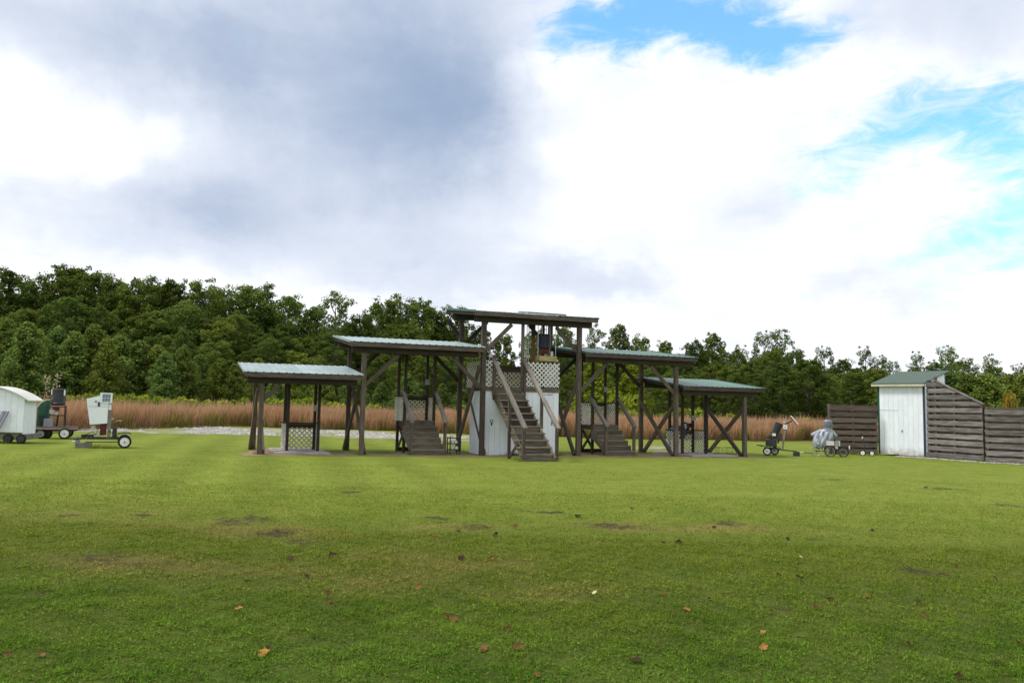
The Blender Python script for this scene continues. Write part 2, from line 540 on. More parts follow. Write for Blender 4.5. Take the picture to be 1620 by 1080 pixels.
class MB:
    def __init__(self):
        self.v, self.f = [], []

    def add(self, vs, fs):
        b = len(self.v)
        self.v += [tuple(p) for p in vs]
        self.f += [tuple(i + b for i in q) for q in fs]
        return self

    def box(self, x0, x1, y0, y1, z0, z1):
        return self.add([(x0, y0, z0), (x1, y0, z0), (x1, y1, z0), (x0, y1, z0), (x0, y0, z1), (x1, y0, z1), (x1, y1, z1), (x0, y1, z1)], BOX_F)

    def bar(self, p0, p1, w, h=None, up=(0, 0, 1)):
        h = h or w
        p0, p1 = Vector(p0), Vector(p1)
        X = (p1 - p0).normalized()
        U = Vector(up)
        if abs(X.dot(U)) > .95:
            U = Vector((0, 1, 0))
        Y = U.cross(X).normalized() * w / 2
        Z = X.cross(Y.normalized()) * h / 2
        return self.add([p0 - Y - Z, p1 - Y - Z, p1 + Y - Z, p0 + Y - Z, p0 - Y + Z, p1 - Y + Z, p1 + Y + Z, p0 + Y + Z], BOX_F)

    def tube(self, pts, r, n=8, caps=True):
        """tube along points, r a number or one per point"""
        pts = [Vector(p) for p in pts]
        rs = r if isinstance(r, (list, tuple)) else [r] * len(pts)
        rings, b = [], len(self.v)
        for i, p in enumerate(pts):
            d = (pts[min(i + 1, len(pts) - 1)] - pts[max(i - 1, 0)]).normalized()
            a = Vector((0, 0, 1)) if abs(d.z) < .9 else Vector((1, 0, 0))
            s = d.cross(a).normalized()
            t = d.cross(s)
            for k in range(n):
                an = 2 * math.pi * k / n
                self.v.append(tuple(p + (s * math.cos(an) + t * math.sin(an)) * rs[i]))
        for i in range(len(pts) - 1):
            for k in range(n):
                k2 = (k + 1) % n
                self.f.append((b + i * n + k, b + i * n + k2, b + (i + 1) * n + k2, b + (i + 1) * n + k))
        if caps:
            self.f.append(tuple(b + k for k in range(n))[::-1])
            self.f.append(tuple(b + (len(pts) - 1) * n + k for k in range(n)))
        return self

    def prism(self, poly, y0, y1):
        """polygon in x,z extruded along y"""
        n = len(poly)
        vs = [(x, y0, z) for x, z in poly] + [(x, y1, z) for x, z in poly]
        fs = [tuple(range(n)), tuple(range(2 * n - 1, n - 1, -1))]
        for i in range(n):
            j = (i + 1) % n
            fs.append((i, i + n, j + n, j))
        return self.add(vs, fs)

    def ring(self, c, R, r, axis='y', n=24, k=8):
        b = len(self.v)
        c = Vector(c)
        for i in range(n):
            a = 2 * math.pi * i / n
            for j in range(k):
                t = 2 * math.pi * j / k
                q = R + r * math.cos(t)
                p = Vector((q * math.cos(a), r * math.sin(t), q * math.sin(a)))
                if axis == 'x':
                    p = Vector((p.y, p.x, p.z))
                self.v.append(tuple(c + p))
        for i in range(n):
            for j in range(k):
                i2, j2 = (i + 1) % n, (j + 1) % k
                self.f.append((b + i * k + j, b + i * k + j2, b + i2 * k + j2, b + i2 * k + j))
        return self

    def lathe(self, prof, c=(0, 0, 0), n=20, tilt=None):
        b = len(self.v)
        c = Vector(c)
        for r, z in prof:
            for k in range(n):
                a = 2 * math.pi * k / n
                p = Vector((r * math.cos(a), r * math.sin(a), z))
                if tilt is not None:
                    p = tilt @ p
                self.v.append(tuple(c + p))
        for i in range(len(prof) - 1):
            for k in range(n):
                k2 = (k + 1) % n
                self.f.append((b + i * n + k, b + i * n + k2, b + (i + 1) * n + k2, b + (i + 1) * n + k))
        self.f.append(tuple(b + k for k in range(n))[::-1])
        self.f.append(tuple(b + (len(prof) - 1) * n + k for k in range(n)))
        return self

    def build(self, name, m, parent=None, off=None, smooth=False, loc=None):
        me = bpy.data.meshes.new(name)
        vs = self.v if off is None else [(a - off[0], b - off[1], c - off[2]) for a, b, c in self.v]
        me.from_pydata(vs, [], self.f)
        me.update()
        if smooth:
            me.polygons.foreach_set('use_smooth', [True] * len(me.polygons))
        return new_obj(name, me, m, parent, loc)


def quads_mesh(name, co, tint=None, straw=None, tri=False):
    """co: (n,4,3) or (n,3,3) array of separate faces"""
    n, k = co.shape[0], co.shape[1]
    me = bpy.data.meshes.new(name)
    me.vertices.add(n * k)
    me.vertices.foreach_set('co', co.astype(np.float32).ravel())
    me.loops.add(n * k)
    me.loops.foreach_set('vertex_index', np.arange(n * k, dtype=np.int32))
    me.polygons.add(n)
    me.polygons.foreach_set('loop_start', np.arange(0, n * k, k, dtype=np.int32))
    me.polygons.foreach_set('loop_total', np.full(n, k, dtype=np.int32))
    for nm, a in (('tint', tint), ('straw', straw)):
        if a is not None:
            at = me.attributes.new(nm, 'FLOAT', 'FACE')
            at.data.foreach_set('value', a.astype(np.float32))
    me.update(calc_edges=True)
    return me


# ================================================================== ground
def build_ground():
    # one sheet to the horizon, finer near the camera
    xs = np.concatenate([np.linspace(-900, -60, 12), np.linspace(-50, 50, 41), np.linspace(60, 900, 12)])
    ys = np.concatenate([np.linspace(-300, -10, 8), np.linspace(-5, 60, 40), np.linspace(70, 1800, 14)])
    vs, fs = [], []
    for yy in ys:
        for xx in xs:
            vs.append((xx, yy, gz(max(-120, min(120, xx)))))
    W = len(xs)
    for j in range(len(ys) - 1):
        for i in range(W - 1):
            fs.append((j * W + i, j * W + i + 1, (j + 1) * W + i + 1, (j + 1) * W + i))
    me = bpy.data.meshes.new('ground')
    me.from_pydata(vs, [], fs)
    tagged(new_obj('ground', me, 'lawn'), 'wide mown lawn with yellow-green and worn brown patches', 'lawn', kind='structure')


build_ground()


def patch(name, pts, m, lift, label, cat, jitter=.12, sub=5, thick=None):
    """an irregular flat sheet lying on the ground; pts are x,y corners"""
    rng = random.Random(len(name) + int(abs(pts[0][0] * 100)))
    out = []
    n = len(pts)
    for i in range(n):
        a, b = Vector(pts[i]), Vector(pts[(i + 1) % n])
        for s in range(sub):
            p = a.lerp(b, s / sub) + Vector((rng.uniform(-jitter, jitter), rng.uniform(-jitter, jitter)))
            out.append((p.x, p.y, gz(p.x) + lift))
    me = bpy.data.meshes.new(name)
    if thick:
        k = len(out)
        low = [(x, y, z - thick) for x, y, z in out]
        fs = [tuple(range(k)), tuple(range(2 * k - 1, k - 1, -1))] + [(i, i + k, (i + 1) % k + k, (i + 1) % k) for i in range(k)]
        me.from_pydata(out + low, [], fs)
    else:
        me.from_pydata(out, [], [tuple(range(len(out)))])
    return tagged(new_obj(name, me, m), label, cat, kind='structure')


# ------------------------------------------------------------------ frame of the five-stand row
TH, OX, OY = .381, -.96, 27.2
CT, ST = math.cos(TH), math.sin(TH)


def W2(u, v):
    return (OX + CT * u - ST * v, OY + ST * u + CT * v)


def W3(u, v, z=0.0):
    x, y = W2(u, v)
    return (x, y, gz(x) + z)


def stand_empty(name, u, v, label, cat, group=None):
    """returns empty and the offset (u,v,z) its children subtract"""
    x, y = W2(u, v)
    return empty(name, (x, y, gz(x)), label, cat, group, TH), (u, v, gz(x))


U = [-7.18, -4.07, 0.0, 3.63, 7.70, 10.83]
DV = 2.5

patch('dirt_strip', [W2(-7.8, -.45), W2(-3, -.55), W2(2.9, -.6), W2(8, -.65), W2(11.6, -.5), W2(11.5, .9), W2(10, 2.9), W2(8.6, 2.7),
                     W2(7, 1.1), W2(3.4, 1.0), W2(3, .6), W2(-1, .9), W2(-3.2, .7), W2(-4.7, .9), W2(-5.2, 2.9), W2(-6.6, 2.8), W2(-7.8, .6)],
      'dirt', .006, 'bare tan dirt worn along the row of shelters', 'dirt', .18, 6)
patch('concrete_pad', [W2(-6.7, .25), W2(-5.0, .25), W2(-5.0, 2.9), W2(-6.7, 2.9)], 'concrete', .045,
      'flat concrete pad under the low left stand', 'concrete pad', .01, 2, .08)
patch('concrete_pad', [W2(8.5, .1), W2(10.6, .1), W2(10.6, 2.9), W2(8.5, 2.9)], 'concrete', .045,
      'flat concrete pad under the low right stand', 'concrete pad', .01, 2, .08)
patch('gravel_path', [(4.6, 34.6), (6.6, 35.6), (8.0, 38.0), (6.8, 38.6), (4.8, 36.6), (4.2, 35.2)], 'gravel_base', .006,
      'grey gravel path running back behind the right shelters', 'path', .2, 4)
patch('gravel_strip', [(-24, 35.5), (-17, 36.2), (-12, 37.2), (-6.5, 37.2), (-2.5, 36.6), (.2, 37.6), (1.2, 40), (-1, 43.5), (-4, 46.5), (-10, 47.6), (-16, 47),
                       (-23, 45.5), (-30, 43)], 'gravel_base', .008, 'broken white gravel strip in front of the red grass', 'gravel', .5, 7)


# ------------------------------------------------------------------ stones
def stones(name, xy, size, m, label, seed, flat=.55):
    rng = np.random.default_rng(seed)
    n = len(xy)
    s = size * rng.uniform(.35, 1.0, n) ** 1.3
    base = np.array([(1, 0, 0), (0, 1, 0), (-1, 0, 0), (0, -1, 0), (0, 0, 1), (0, 0, -.4)], float)
    fc = [(0, 1, 4), (1, 2, 4), (2, 3, 4), (3, 0, 4), (1, 0, 5), (2, 1, 5), (3, 2, 5), (0, 3, 5)]
    co = np.zeros((n, 8, 3, 3))
    ang = rng.uniform(0, 6.28, n)
    vs = base[None] * rng.uniform(.6, 1.25, (n, 6, 1)) * s[:, None, None]
    vs[:, :, 2] *= flat
    c, sn = np.cos(ang)[:, None], np.sin(ang)[:, None]
    X = vs[:, :, 0] * c - vs[:, :, 1] * sn + xy[:, 0:1]
    Y = vs[:, :, 0] * sn + vs[:, :, 1] * c + xy[:, 1:2]
    Z = vs[:, :, 2] + SLOPE * xy[:, 0:1] + .012
    P = np.stack([X, Y, Z], -1)
    for i, q in enumerate(fc):
        co[:, i] = P[:, q]
    me = quads_mesh(name, co.reshape(-1, 3, 3))
    return tagged(new_obj(name, me, m), label, 'gravel', kind='stuff')


def gravel_points(n, seed):
    rng = np.random.default_rng(seed)
    x = rng.uniform(-26, 2.5, n * 3)
    t = (x + 26) / 28.5
    y0 = 36.6 + 1.0 * np.sin(t * 3.1)
    y1 = 43.5 + 4.0 * np.sin(t * 3.1) ** .8 - 3 * t
    y = y0 + (y1 - y0) * rng.uniform(0, 1, n * 3)
    # in drifts
    f = np.sin(x * .9 + y * .5) + np.sin(x * .37 - y * 1.3) + np.sin(x * 1.9 + y * 2.1) * .6 + rng.normal(0, .5, n * 3)
    k = (f > .55) & (x < 1.0 + .3 * np.sin(y))
    return np.stack([x[k], y[k]], -1)[:n]


stones('gravel', gravel_points(3000, 3), .17, 'stone_white', 'white limestone rubble scattered before the red grass field', 5)
fx = np.array([(16.9, 35.3), (17.75, 34.95), (18.95, 32.45), (20.3, 31.55), (22.0, 30.6)])
sg = []
for i in range(len(fx) - 1):
    k = int(260 * np.linalg.norm(fx[i + 1] - fx[i]))
    t = RNG.uniform(0, 1, (k, 1))
    nrm = np.array([fx[i + 1][1] - fx[i][1], -(fx[i + 1][0] - fx[i][0])])
    nrm /= np.linalg.norm(nrm)
    sg.append(fx[i] + (fx[i + 1] - fx[i]) * t + nrm * np.abs(RNG.normal(0, .20, (k, 1))) * np.array([[1, 1]]))
stones('gravel', np.concatenate(sg), .07, 'stone_white', 'line of white stones along the foot of the fence', 6)


# ------------------------------------------------------------------ lawn blades
def grass_blades():
    parts, tints, straws = [], [], []
    for (ya, yb, dens, ln, wd, flat) in [(3.9, 7.0, 8500, .046, .0050, .40), (7.0, 10.5, 4300, .044, .0068, .42), (10.5, 16.0, 1300, .036, .0095, .50),
                                         (16.0, 22.0, 300, .035, .012, .5)]:
        sl_ = .70
        area = sl_ * (yb ** 2 - ya ** 2) + 2.4 * (yb - ya)
        n = int(area * dens)
        y = np.sqrt(RNG.uniform(ya ** 2, yb ** 2, n))
        x = RNG.uniform(-1, 1, n) * (sl_ * y + 1.2)
        # thin out over the bare scuffs and grow in tufts
        keep = np.ones(n, bool)
        for x0, y0, rx, ry in BARE:
            g = np.exp(-((x - x0) / rx) ** 2 - ((y - y0) / ry) ** 2)
            keep &= RNG.uniform(0, 1, n) > g * .80
        tuft = np.sin(x * 7.1 + 1.3 * np.sin(y * 5.3)) * np.sin(y * 6.3 + 1.7 * np.sin(x * 4.1)) + .7 * np.sin(x * 19 + y * 3) * np.sin(y * 17 - x * 5)
        keep &= RNG.uniform(0, 1, n) < np.clip(.62 + .30 * tuft, .22, 1)
        x, y, tuft = x[keep], y[keep], tuft[keep]
        n = len(x)
        L = ln * RNG.uniform(.55, 1.35, n) * (1 + .22 * tuft)
        Wd = wd * RNG.uniform(.7, 1.5, n)
        a = RNG.uniform(0, 6.283, n)
        lean = RNG.uniform(.15, 1.05, n)
        fl = RNG.uniform(0, 1, n) < flat
        lean[fl] = RNG.uniform(1.15, 1.5, fl.sum())
        Wd[fl] *= 2.2
        L[fl] *= .62
        dx, dy = np.cos(a), np.sin(a)
        b = a + np.pi / 2 + RNG.normal(0, .5, n)
        sx, sy = np.cos(b) * Wd / 2, np.sin(b) * Wd / 2
        z0 = SLOPE * x - .004 + np.where(fl, RNG.uniform(.006, .026, n), 0)
        tip = np.stack([x + dx * np.sin(lean) * L, y + dy * np.sin(lean) * L, z0 + np.cos(lean) * L], -1)
        c0 = np.stack([x - sx, y - sy, z0], -1)
        c1 = np.stack([x + sx, y + sy, z0], -1)
        parts.append(np.stack([c0, c1, tip], 1))
        tints.append(np.clip(RNG.beta(2, 2, n) + .12 * tuft, 0, 1))
        straws.append((RNG.uniform(0, 1, n) < .17) * RNG.uniform(.4, 1, n))
    ft = [W2(u, v) for u in U for v in (0, DV)] + [W2(1.0 + q * .1, .02) for q in range(20)] + [W2(-2.4, .1), W2(-1.28, .1), W2(4.84, .1), W2(5.96, .1), W2(.4, -2.6), W2(1.55, -2.6)]
    ft += [(14.2 + q * .16, 35.66 + q * .014) for q in range(14)] + [(18.06 + .97 * q / 16, 34.7 - 2.47 * q / 16) for q in range(17)] + [(19.0 + 3.3 * q / 16, 32.2 - 1.78 * q / 16) for q in range(17)]
    ft += [(-13.0 + q * .1, 25.1 + q * .02) for q in range(8)] + [(-17.8 + q * .12, 26.0 + .01 * q) for q in range(14)]
    c_ = np.array(ft)[RNG.integers(0, len(ft), 5200)] + RNG.normal(0, .10, (5200, 2))
    n = len(c_)
    L = RNG.uniform(.05, .16, n)
    a = RNG.uniform(0, 6.283, n)
    ln_ = RNG.uniform(.05, .6, n)
    z0 = SLOPE * c_[:, 0]
    sx, sy = np.cos(a) * .007, np.sin(a) * .007
    parts.append(np.stack([np.stack([c_[:, 0] - sx, c_[:, 1] - sy, z0], -1), np.stack([c_[:, 0] + sx, c_[:, 1] + sy, z0], -1),
                           np.stack([c_[:, 0] + np.sin(a) * np.sin(ln_) * L, c_[:, 1] + np.cos(a) * np.sin(ln_) * L, z0 + np.cos(ln_) * L], -1)], 1))
    tints.append(RNG.uniform(0, .7, n))
    straws.append((RNG.uniform(0, 1, n) < .3) * RNG.uniform(.4, 1, n))
    me = quads_mesh('grass', np.concatenate(parts), np.concatenate(tints), np.concatenate(straws))
    tagged(new_obj('grass', me, 'blades'), 'short green grass blades covering the lawn', 'grass', kind='stuff')


grass_blades()


# ------------------------------------------------------------------ red broomsedge field
def sedge_front(x):
    """y of the field's near edge at x"""
    return np.interp(x, [-60, -21, -17, -10, -2, 4, 12, 19, 40, 80], [33, 34.0, 48.5, 49.5, 47.5, 46.5, 49.5, 53, 60, 75])


def sedge():
    R_ = np.random.default_rng(21)
    groups = {'sedge': [], 'sedge_green': []}
    tn = {'sedge': [], 'sedge_green': []}
    for n, dmax, hs in [(90000, 3.2, 1.0), (60000, 14, 1.0), (26000, 34, 1.0)]:
        x = R_.uniform(-46, 42, n)
        y = sedge_front(x) + R_.uniform(0, 1, n) ** 1.2 * dmax
        y += .8 * np.sin(x * .7) + .5 * np.sin(x * 1.9 + 1)
        depth = y - sedge_front(x)
        clump = np.sin(x * 2.3 + y) * .5 + np.sin(x * 5.1 - y * 1.7) * .5
        wide = np.sin(x * .33 + 1.0) + np.sin(x * .81 + y * .2)
        h = (1.36 + .14 * clump + .07 * wide) * np.where(R_.uniform(0, 1, n) < .07, R_.uniform(1.05, 1.28, n), R_.uniform(.55, 1.08, n)) * hs
        h *= np.where(depth < .9, R_.uniform(.45, 1.0, n), 1.0)
        green = (R_.uniform(0, 1, n) < np.clip(.14 + .30 * (wide > .8) + .55 * (depth < 1.0) * (clump > .1), 0, .8))
        h[green] *= .66
        w_ = R_.uniform(.012, .030, n)
        a = R_.uniform(0, 6.283, n)
        ld = R_.normal(.04, .13, n)
        le = R_.normal(0, .11, n)
        z0 = SLOPE * x - .03
        sx, sy = np.cos(a) * w_ / 2, np.sin(a) * w_ / 2
        mid = np.stack([x + ld * h * .35, y + le * h * .35, z0 + h * .6], -1)
        top = np.stack([x + ld * h, y + le * h, z0 + h], -1)
        s = np.stack([sx, sy, 0 * sx], -1)
        base = np.stack([x, y, z0], -1)
        q = np.stack([base - s * .6, mid - s * 1.6, top, mid + s * 1.6], 1)
        t = np.clip(R_.beta(2, 2, n) + .16 * clump + .1 * wide, 0, 1)
        groups['sedge'].append(q[~green])
        tn['sedge'].append(t[~green])
        groups['sedge_green'].append(q[green])
        tn['sedge_green'].append(t[green])
    for k, lab in (('sedge', 'tall reddish-brown broomsedge grass filling the field behind the shelters'),
                   ('sedge_green', 'olive green weeds mixed through the red grass field')):
        me = quads_mesh(k + '_grass', np.concatenate(groups[k]), np.concatenate(tn[k]))
        tagged(new_obj('tall_grass' if k == 'sedge' else 'field_weeds', me, k), lab, 'grass', kind='stuff')


sedge()


# ================================================================== trees
def leaf_quads(c, rad, n, size, rng, up=.35, squash=.8, shell=.55):
    """n leaf clump faces spread through a ball at c"""
    d = rng.normal(size=(n, 3))
    d /= np.linalg.norm(d, axis=1, keepdims=True)
    r = rad * (shell + (1 - shell) * rng.uniform(0, 1, (n, 1)) ** .6)
    p = d * r
    p[:, 2] *= squash
    p += c
    nrm = d * .6 + rng.normal(size=(n, 3)) * .55 + np.array([0, 0, up])
    nrm /= np.linalg.norm(nrm, axis=1, keepdims=True)
    t = np.cross(nrm, rng.normal(size=(n, 3)))
    t /= np.linalg.norm(t, axis=1, keepdims=True) + 1e-9
    b = np.cross(nrm, t)
    s = size * rng.uniform(.55, 1.25, (n, 1))
    e = s * rng.uniform(.5, .9, (n, 1))
    q = np.stack([p - t * s * .5, p - b * e * .5 + t * s * .08, p + t * s * .5, p + b * e * .5 + t * s * .08], 1)
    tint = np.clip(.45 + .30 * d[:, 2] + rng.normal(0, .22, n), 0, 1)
    return q, tint


def hardwood(seed, H=18.0, R=4.2, low=.22, clumps=58, per=190, size=.33, airy=0.0):
    """(trunk mesh, crown mesh) of a broadleaf tree with rising limbs and separate clumps"""
    rng = np.random.default_rng(seed)
    tr = MB()
    lean = rng.normal(0, .02, 2)
    top = np.array([lean[0] * H, lean[1] * H, H * .86])
    path = [(0, 0, -.3), (lean[0] * H * .3, lean[1] * H * .3, H * .3), (lean[0] * H * .6, lean[1] * H * .6, H * .6), tuple(top)]
    tr.tube(path, [H * .017, H * .013, H * .009, H * .003], 7)
    Q, T = [], []
    for i in range(clumps):
        f = (i + rng.uniform(0, 1)) / clumps
        z = H * (low + (1 - low) * (f ** .82)) - H * .05
        zz = max(0.0, (z / H - low) / (1 - low))
        env = R * (math.sin(math.pi * min(1, max(0.03, .14 + .83 * zz ** .9))) ** .62) * rng.uniform(.72, 1.18)
        a = i * 2.399 + rng.normal(0, .35)
        rr = env * math.sqrt(rng.uniform(.18, 1)) * .80
        c = np.array([lean[0] * z + rr * math.cos(a), lean[1] * z + rr * math.sin(a), z])
        cr = rng.uniform(.85, 1.5) * R / 4.2 * (1.0 - .30 * zz)
        n = int(per * rng.uniform(.7, 1.2) * (1 - airy * zz))
        q, t = leaf_quads(c, cr, n, size, rng)
        t = np.clip(t + rng.normal(0, .13), 0, 1)
        Q.append(q)
        T.append(t)
        if i % 3 == 0:
            z0 = max(H * .16, z - rr * rng.uniform(.9, 1.5))
            s = np.array([lean[0] * z0, lean[1] * z0, z0])
            tr.tube([s, s * .45 + c * .55 + np.array([0, 0, -.12 * rr]), c], [H * .006, H * .004, H * .0018], 5, False)
    # a few loose sprays breaking the outline
    for i in range(int(clumps * .6)):
        zz = rng.uniform(.25, 1.0)
        z = H * (low + (1 - low) * zz)
        a = rng.uniform(0, 6.28)
        env = R * (math.sin(math.pi * min(.985, .14 + .83 * zz ** .9)) ** .62)
        c = np.array([env * math.cos(a) * rng.uniform(.75, .95), env * math.sin(a) * rng.uniform(.75, .95), z + rng.uniform(-.3, .25)])
        q, t = leaf_quads(c, rng.uniform(.4, .8), 44, size * .85, rng, shell=.1)
        Q.append(q)
        T.append(t)
    return tr, quads_mesh('crown', np.concatenate(Q), np.concatenate(T))


def pine(seed, H=8.0, R=2.3, size=.24):
    """young loblolly: soft rounded cone of needle tufts on rising branches"""
    rng = np.random.default_rng(seed)
    tr = MB()
    tr.tube([(0, 0, -.2), (0, 0, H * .5), (0, 0, H * .97)], [H * .014, H * .009, H * .002], 6)
    Q, T = [], []
    nb = 120
    for i in range(nb):
        f = (i + rng.uniform(0, 1)) / nb
        z = H * (.04 + .93 * f)
        env = R * (1 - f ** 1.5) ** .8 * rng.uniform(.55, 1.15) + .15
        a = i * 2.399 + rng.normal(0, .4)
        tip = np.array([env * math.cos(a), env * math.sin(a), z + env * .22])
        for s in (.5, .92):
            c = np.array([0, 0, z]) * (1 - s) + tip * s
            q, t = leaf_quads(c, .26 + .17 * env + .1 * rng.uniform(), int(34 + 16 * env), size, rng, up=.5, squash=.8, shell=.25)
            Q.append(q)
            T.append(np.clip(t + .15 * (s > .8) + rng.normal(0, .1), 0, 1))
        if i % 4 == 0:
            tr.tube([(0, 0, z - .1), tip], [.03, .01], 4, False)
    return tr, quads_mesh('crown', np.concatenate(Q), np.concatenate(T))


def bush(seed, H=1.0, R=.9, clumps=16, per=60, size=.2):
    rng = np.random.default_rng(seed)
    tr = MB()
    Q, T = [], []
    for i in range(clumps):
        a = rng.uniform(0, 6.28)
        rr = R * math.sqrt(rng.uniform(0, 1)) * .85
        z = H * rng.uniform(.2, .85) * (1 - .45 * (rr / R) ** 2)
        c = np.array([rr * math.cos(a), rr * math.sin(a), z])
        q, t = leaf_quads(c, rng.uniform(.22, .40) * max(H, R), per, size, rng)
        Q.append(q)
        T.append(t)
        tr.tube([(0, 0, -.1), (c[0] * .5, c[1] * .5, z * .6), tuple(c)], [.03, .02, .008], 4, False)
    return tr, quads_mesh('crown', np.concatenate(Q), np.concatenate(T))


PROTO = {}


def proto(key, fn):
    tr, crown = fn
    me = bpy.data.meshes.new('trunk')
    me.from_pydata(tr.v, [], tr.f)
    me.materials.append(MATS['bark'])
    PROTO[key] = (me, crown)


for i in range(6):
    proto(('hard', i), hardwood(100 + i, R=[4.3, 3.7, 4.8, 4.0, 3.4, 4.5][i], low=[.2, .25, .18, .22, .3, .2][i], clumps=[60, 52, 66, 58, 46, 62][i]))
for i in range(3):
    proto(('airy', i), hardwood(200 + i, H=18, R=[3.6, 3.2, 4.0][i], low=.40, clumps=[34, 30, 38][i], per=120, size=.32, airy=.25))
for i in range(4):
    proto(('pine', i), pine(300 + i, R=[2.3, 1.9, 2.6, 2.1][i]))
for i in range(3):
    proto(('bush', i), bush(400 + i))
for k_, (tm, cm) in PROTO.items():
    cm.materials.append(MATS[{'hard': 'leaf_hardwood', 'airy': 'leaf_hardwood', 'pine': 'leaf_pine', 'bush': 'leaf_bright'}[k_[0]]])
YB = PROTO[('bush', 0)][1].copy()
YB.materials.clear()
YB.materials.append(MATS['leaf_yellow'])
PB = PROTO[('bush', 1)][1].copy()
PB.materials.clear()
PB.materials.append(MATS['pale_blossom'])
HB = PROTO[('pine', 1)][1].copy()
HB.materials.clear()
HB.materials.append(MATS['leaf_bright'])

HL = PROTO[('hard', 4)][1].copy()
HL.materials.clear()
HL.materials.append(MATS['leaf_pine'])
NOMH = {'hard': 18.0, 'airy': 18.0, 'pine': 8.0, 'bush': 1.0}


def tree(name, key, x, y, height, label, cat, group, widen=1.0, crown=None):
    s = height / NOMH[key[0]]
    t = empty(name, (x, y, gz(x)), label, cat, group, random.uniform(0, 6.28))
    t.scale = (s * widen, s * widen, s)
    a, b = PROTO[key]
    new_obj('trunk' if key[0] != 'bush' else 'stems', a, None, t)
    new_obj('crown' if key[0] != 'bush' else 'foliage', crown or b, None, t)
    return t


def ray(px, py):
    a, b = px - 810, py - 540
    cr, sr = math.cos(ROLL), math.sin(ROLL)
    xx, yy = a * cr + b * sr, -a * sr + b * cr
    c, s = math.cos(PITCH), math.sin(PITCH)
    v = -yy / 1265
    return (xx / 1265, c - v * s, s + v * c)


def wood_y(px):
    """distance of the tall wood's front behind a bearing"""
    return float(np.interp(px, [-150, 0, 300, 600, 900, 1250, 1450, 1700], [96, 100, 104, 112, 126, 140, 150, 150]))


ORD = ['first', 'second', 'third', 'fourth', 'fifth', 'sixth', 'seventh', 'eighth', 'ninth', 'tenth', 'eleventh', 'twelfth', 'thirteenth', 'fourteenth',
       'fifteenth', 'sixteenth', 'seventeenth', 'eighteenth', 'nineteenth', 'twentieth', 'twenty-first', 'twenty-second', 'twenty-third']
ZONES = [(-200, 215, 'above the left trailers'), (215, 385, 'left of the lowest shelters'),
         (385, 530, 'above the low left shelter'), (530, 715, 'above the middle left shelter'), (715, 945, 'behind the tower'),
         (945, 1110, 'above the middle right shelter'), (1110, 1215, 'above the low right shelter'),
         (1215, 1385, 'left of the white shed'), (1385, 1900, 'above shed and fence')]


def zone(px):
    for a, b, t in ZONES:
        if a <= px < b:
            return t
    return ZONES[-1][2]


SKYLINE = [(-40, 430), (8, 424), (56, 440), (103, 419), (118, 420), (146, 426), (176, 440), (203, 455), (230, 439), (262, 446), (280, 441), (325, 442),
           (355, 455), (389, 452), (412, 451), (460, 466), (490, 482), (536, 462), (574, 495), (602, 473), (636, 466), (666, 473), (690, 486), (719, 484),
           (760, 520), (800, 528), (850, 522), (895, 515), (944, 513), (981, 513), (1012, 532), (1048, 538), (1095, 540), (1127, 526), (1173, 546), (1212, 523), (1236, 521),
           (1262, 552), (1301, 548), (1335, 567), (1366, 548), (1392, 562), (1412, 571), (1449, 556), (1495, 547), (1530, 566), (1568, 560), (1612, 575), (1660, 565)]
AIRY = {944, 1173, 1212, 1236, 1301, 1366, 1392, 1412, 1449, 1495, 1530, 1568, 1612, 536, 636}
cnt = {}
for i, (px, py) in enumerate(SKYLINE):
    r = ray(px, py)
    Y = wood_y(px) + random.uniform(3, 9)
    x = r[0] / r[1] * Y
    ztop = EYE + r[2] / r[1] * Y
    zn = zone(px)
    cnt[zn] = cnt.get(zn, 0) + 1
    key = ('airy', i % 3) if px in AIRY else ('hard', i % 6)
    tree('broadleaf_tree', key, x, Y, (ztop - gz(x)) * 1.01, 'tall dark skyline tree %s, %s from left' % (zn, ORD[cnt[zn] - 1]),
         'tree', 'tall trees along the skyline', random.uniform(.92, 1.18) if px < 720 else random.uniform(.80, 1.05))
# lower trees filling the wood's face in front of and behind the skyline trees
fc_ = {}
SKX = [p[0] for p in SKYLINE]
SKY_ = [p[1] for p in SKYLINE]
for row, (dy, drop0, drop1, step) in enumerate([(-3, 38, 80, 27), (-11, 75, 110, 34), (14, 22, 55, 30)]):
    px = -130 + row * 13
    k = 0
    while px < 1760:
        top = float(np.interp(px, SKX, SKY_)) + random.uniform(drop0, drop1) * (1.0 if px < 1000 else .6)
        r = ray(px, top)
        Y = wood_y(px) + dy + random.uniform(-2, 2)
        x = r[0] / r[1] * Y
        hgt = EYE + r[2] / r[1] * Y - gz(x)
        if hgt > 2.5:
            zn = zone(px)
            fc_[(row, zn)] = fc_.get((row, zn), 0) + 1
            kind_ = ['tree in the upper face of the wood', 'lower tree fronting the tall wood', 'tree standing deep in the wood'][row]
            tree('broadleaf_tree', ('hard', (k * 5 + row) % 6), x, Y, hgt, '%s %s, %s from left' % (kind_, zn, ORD[fc_[(row, zn)] - 1]), 'tree',
                 'trees making up the wood behind the field', random.uniform(1.05, 1.45))
        k += 1
        px += step * random.uniform(.75, 1.25)
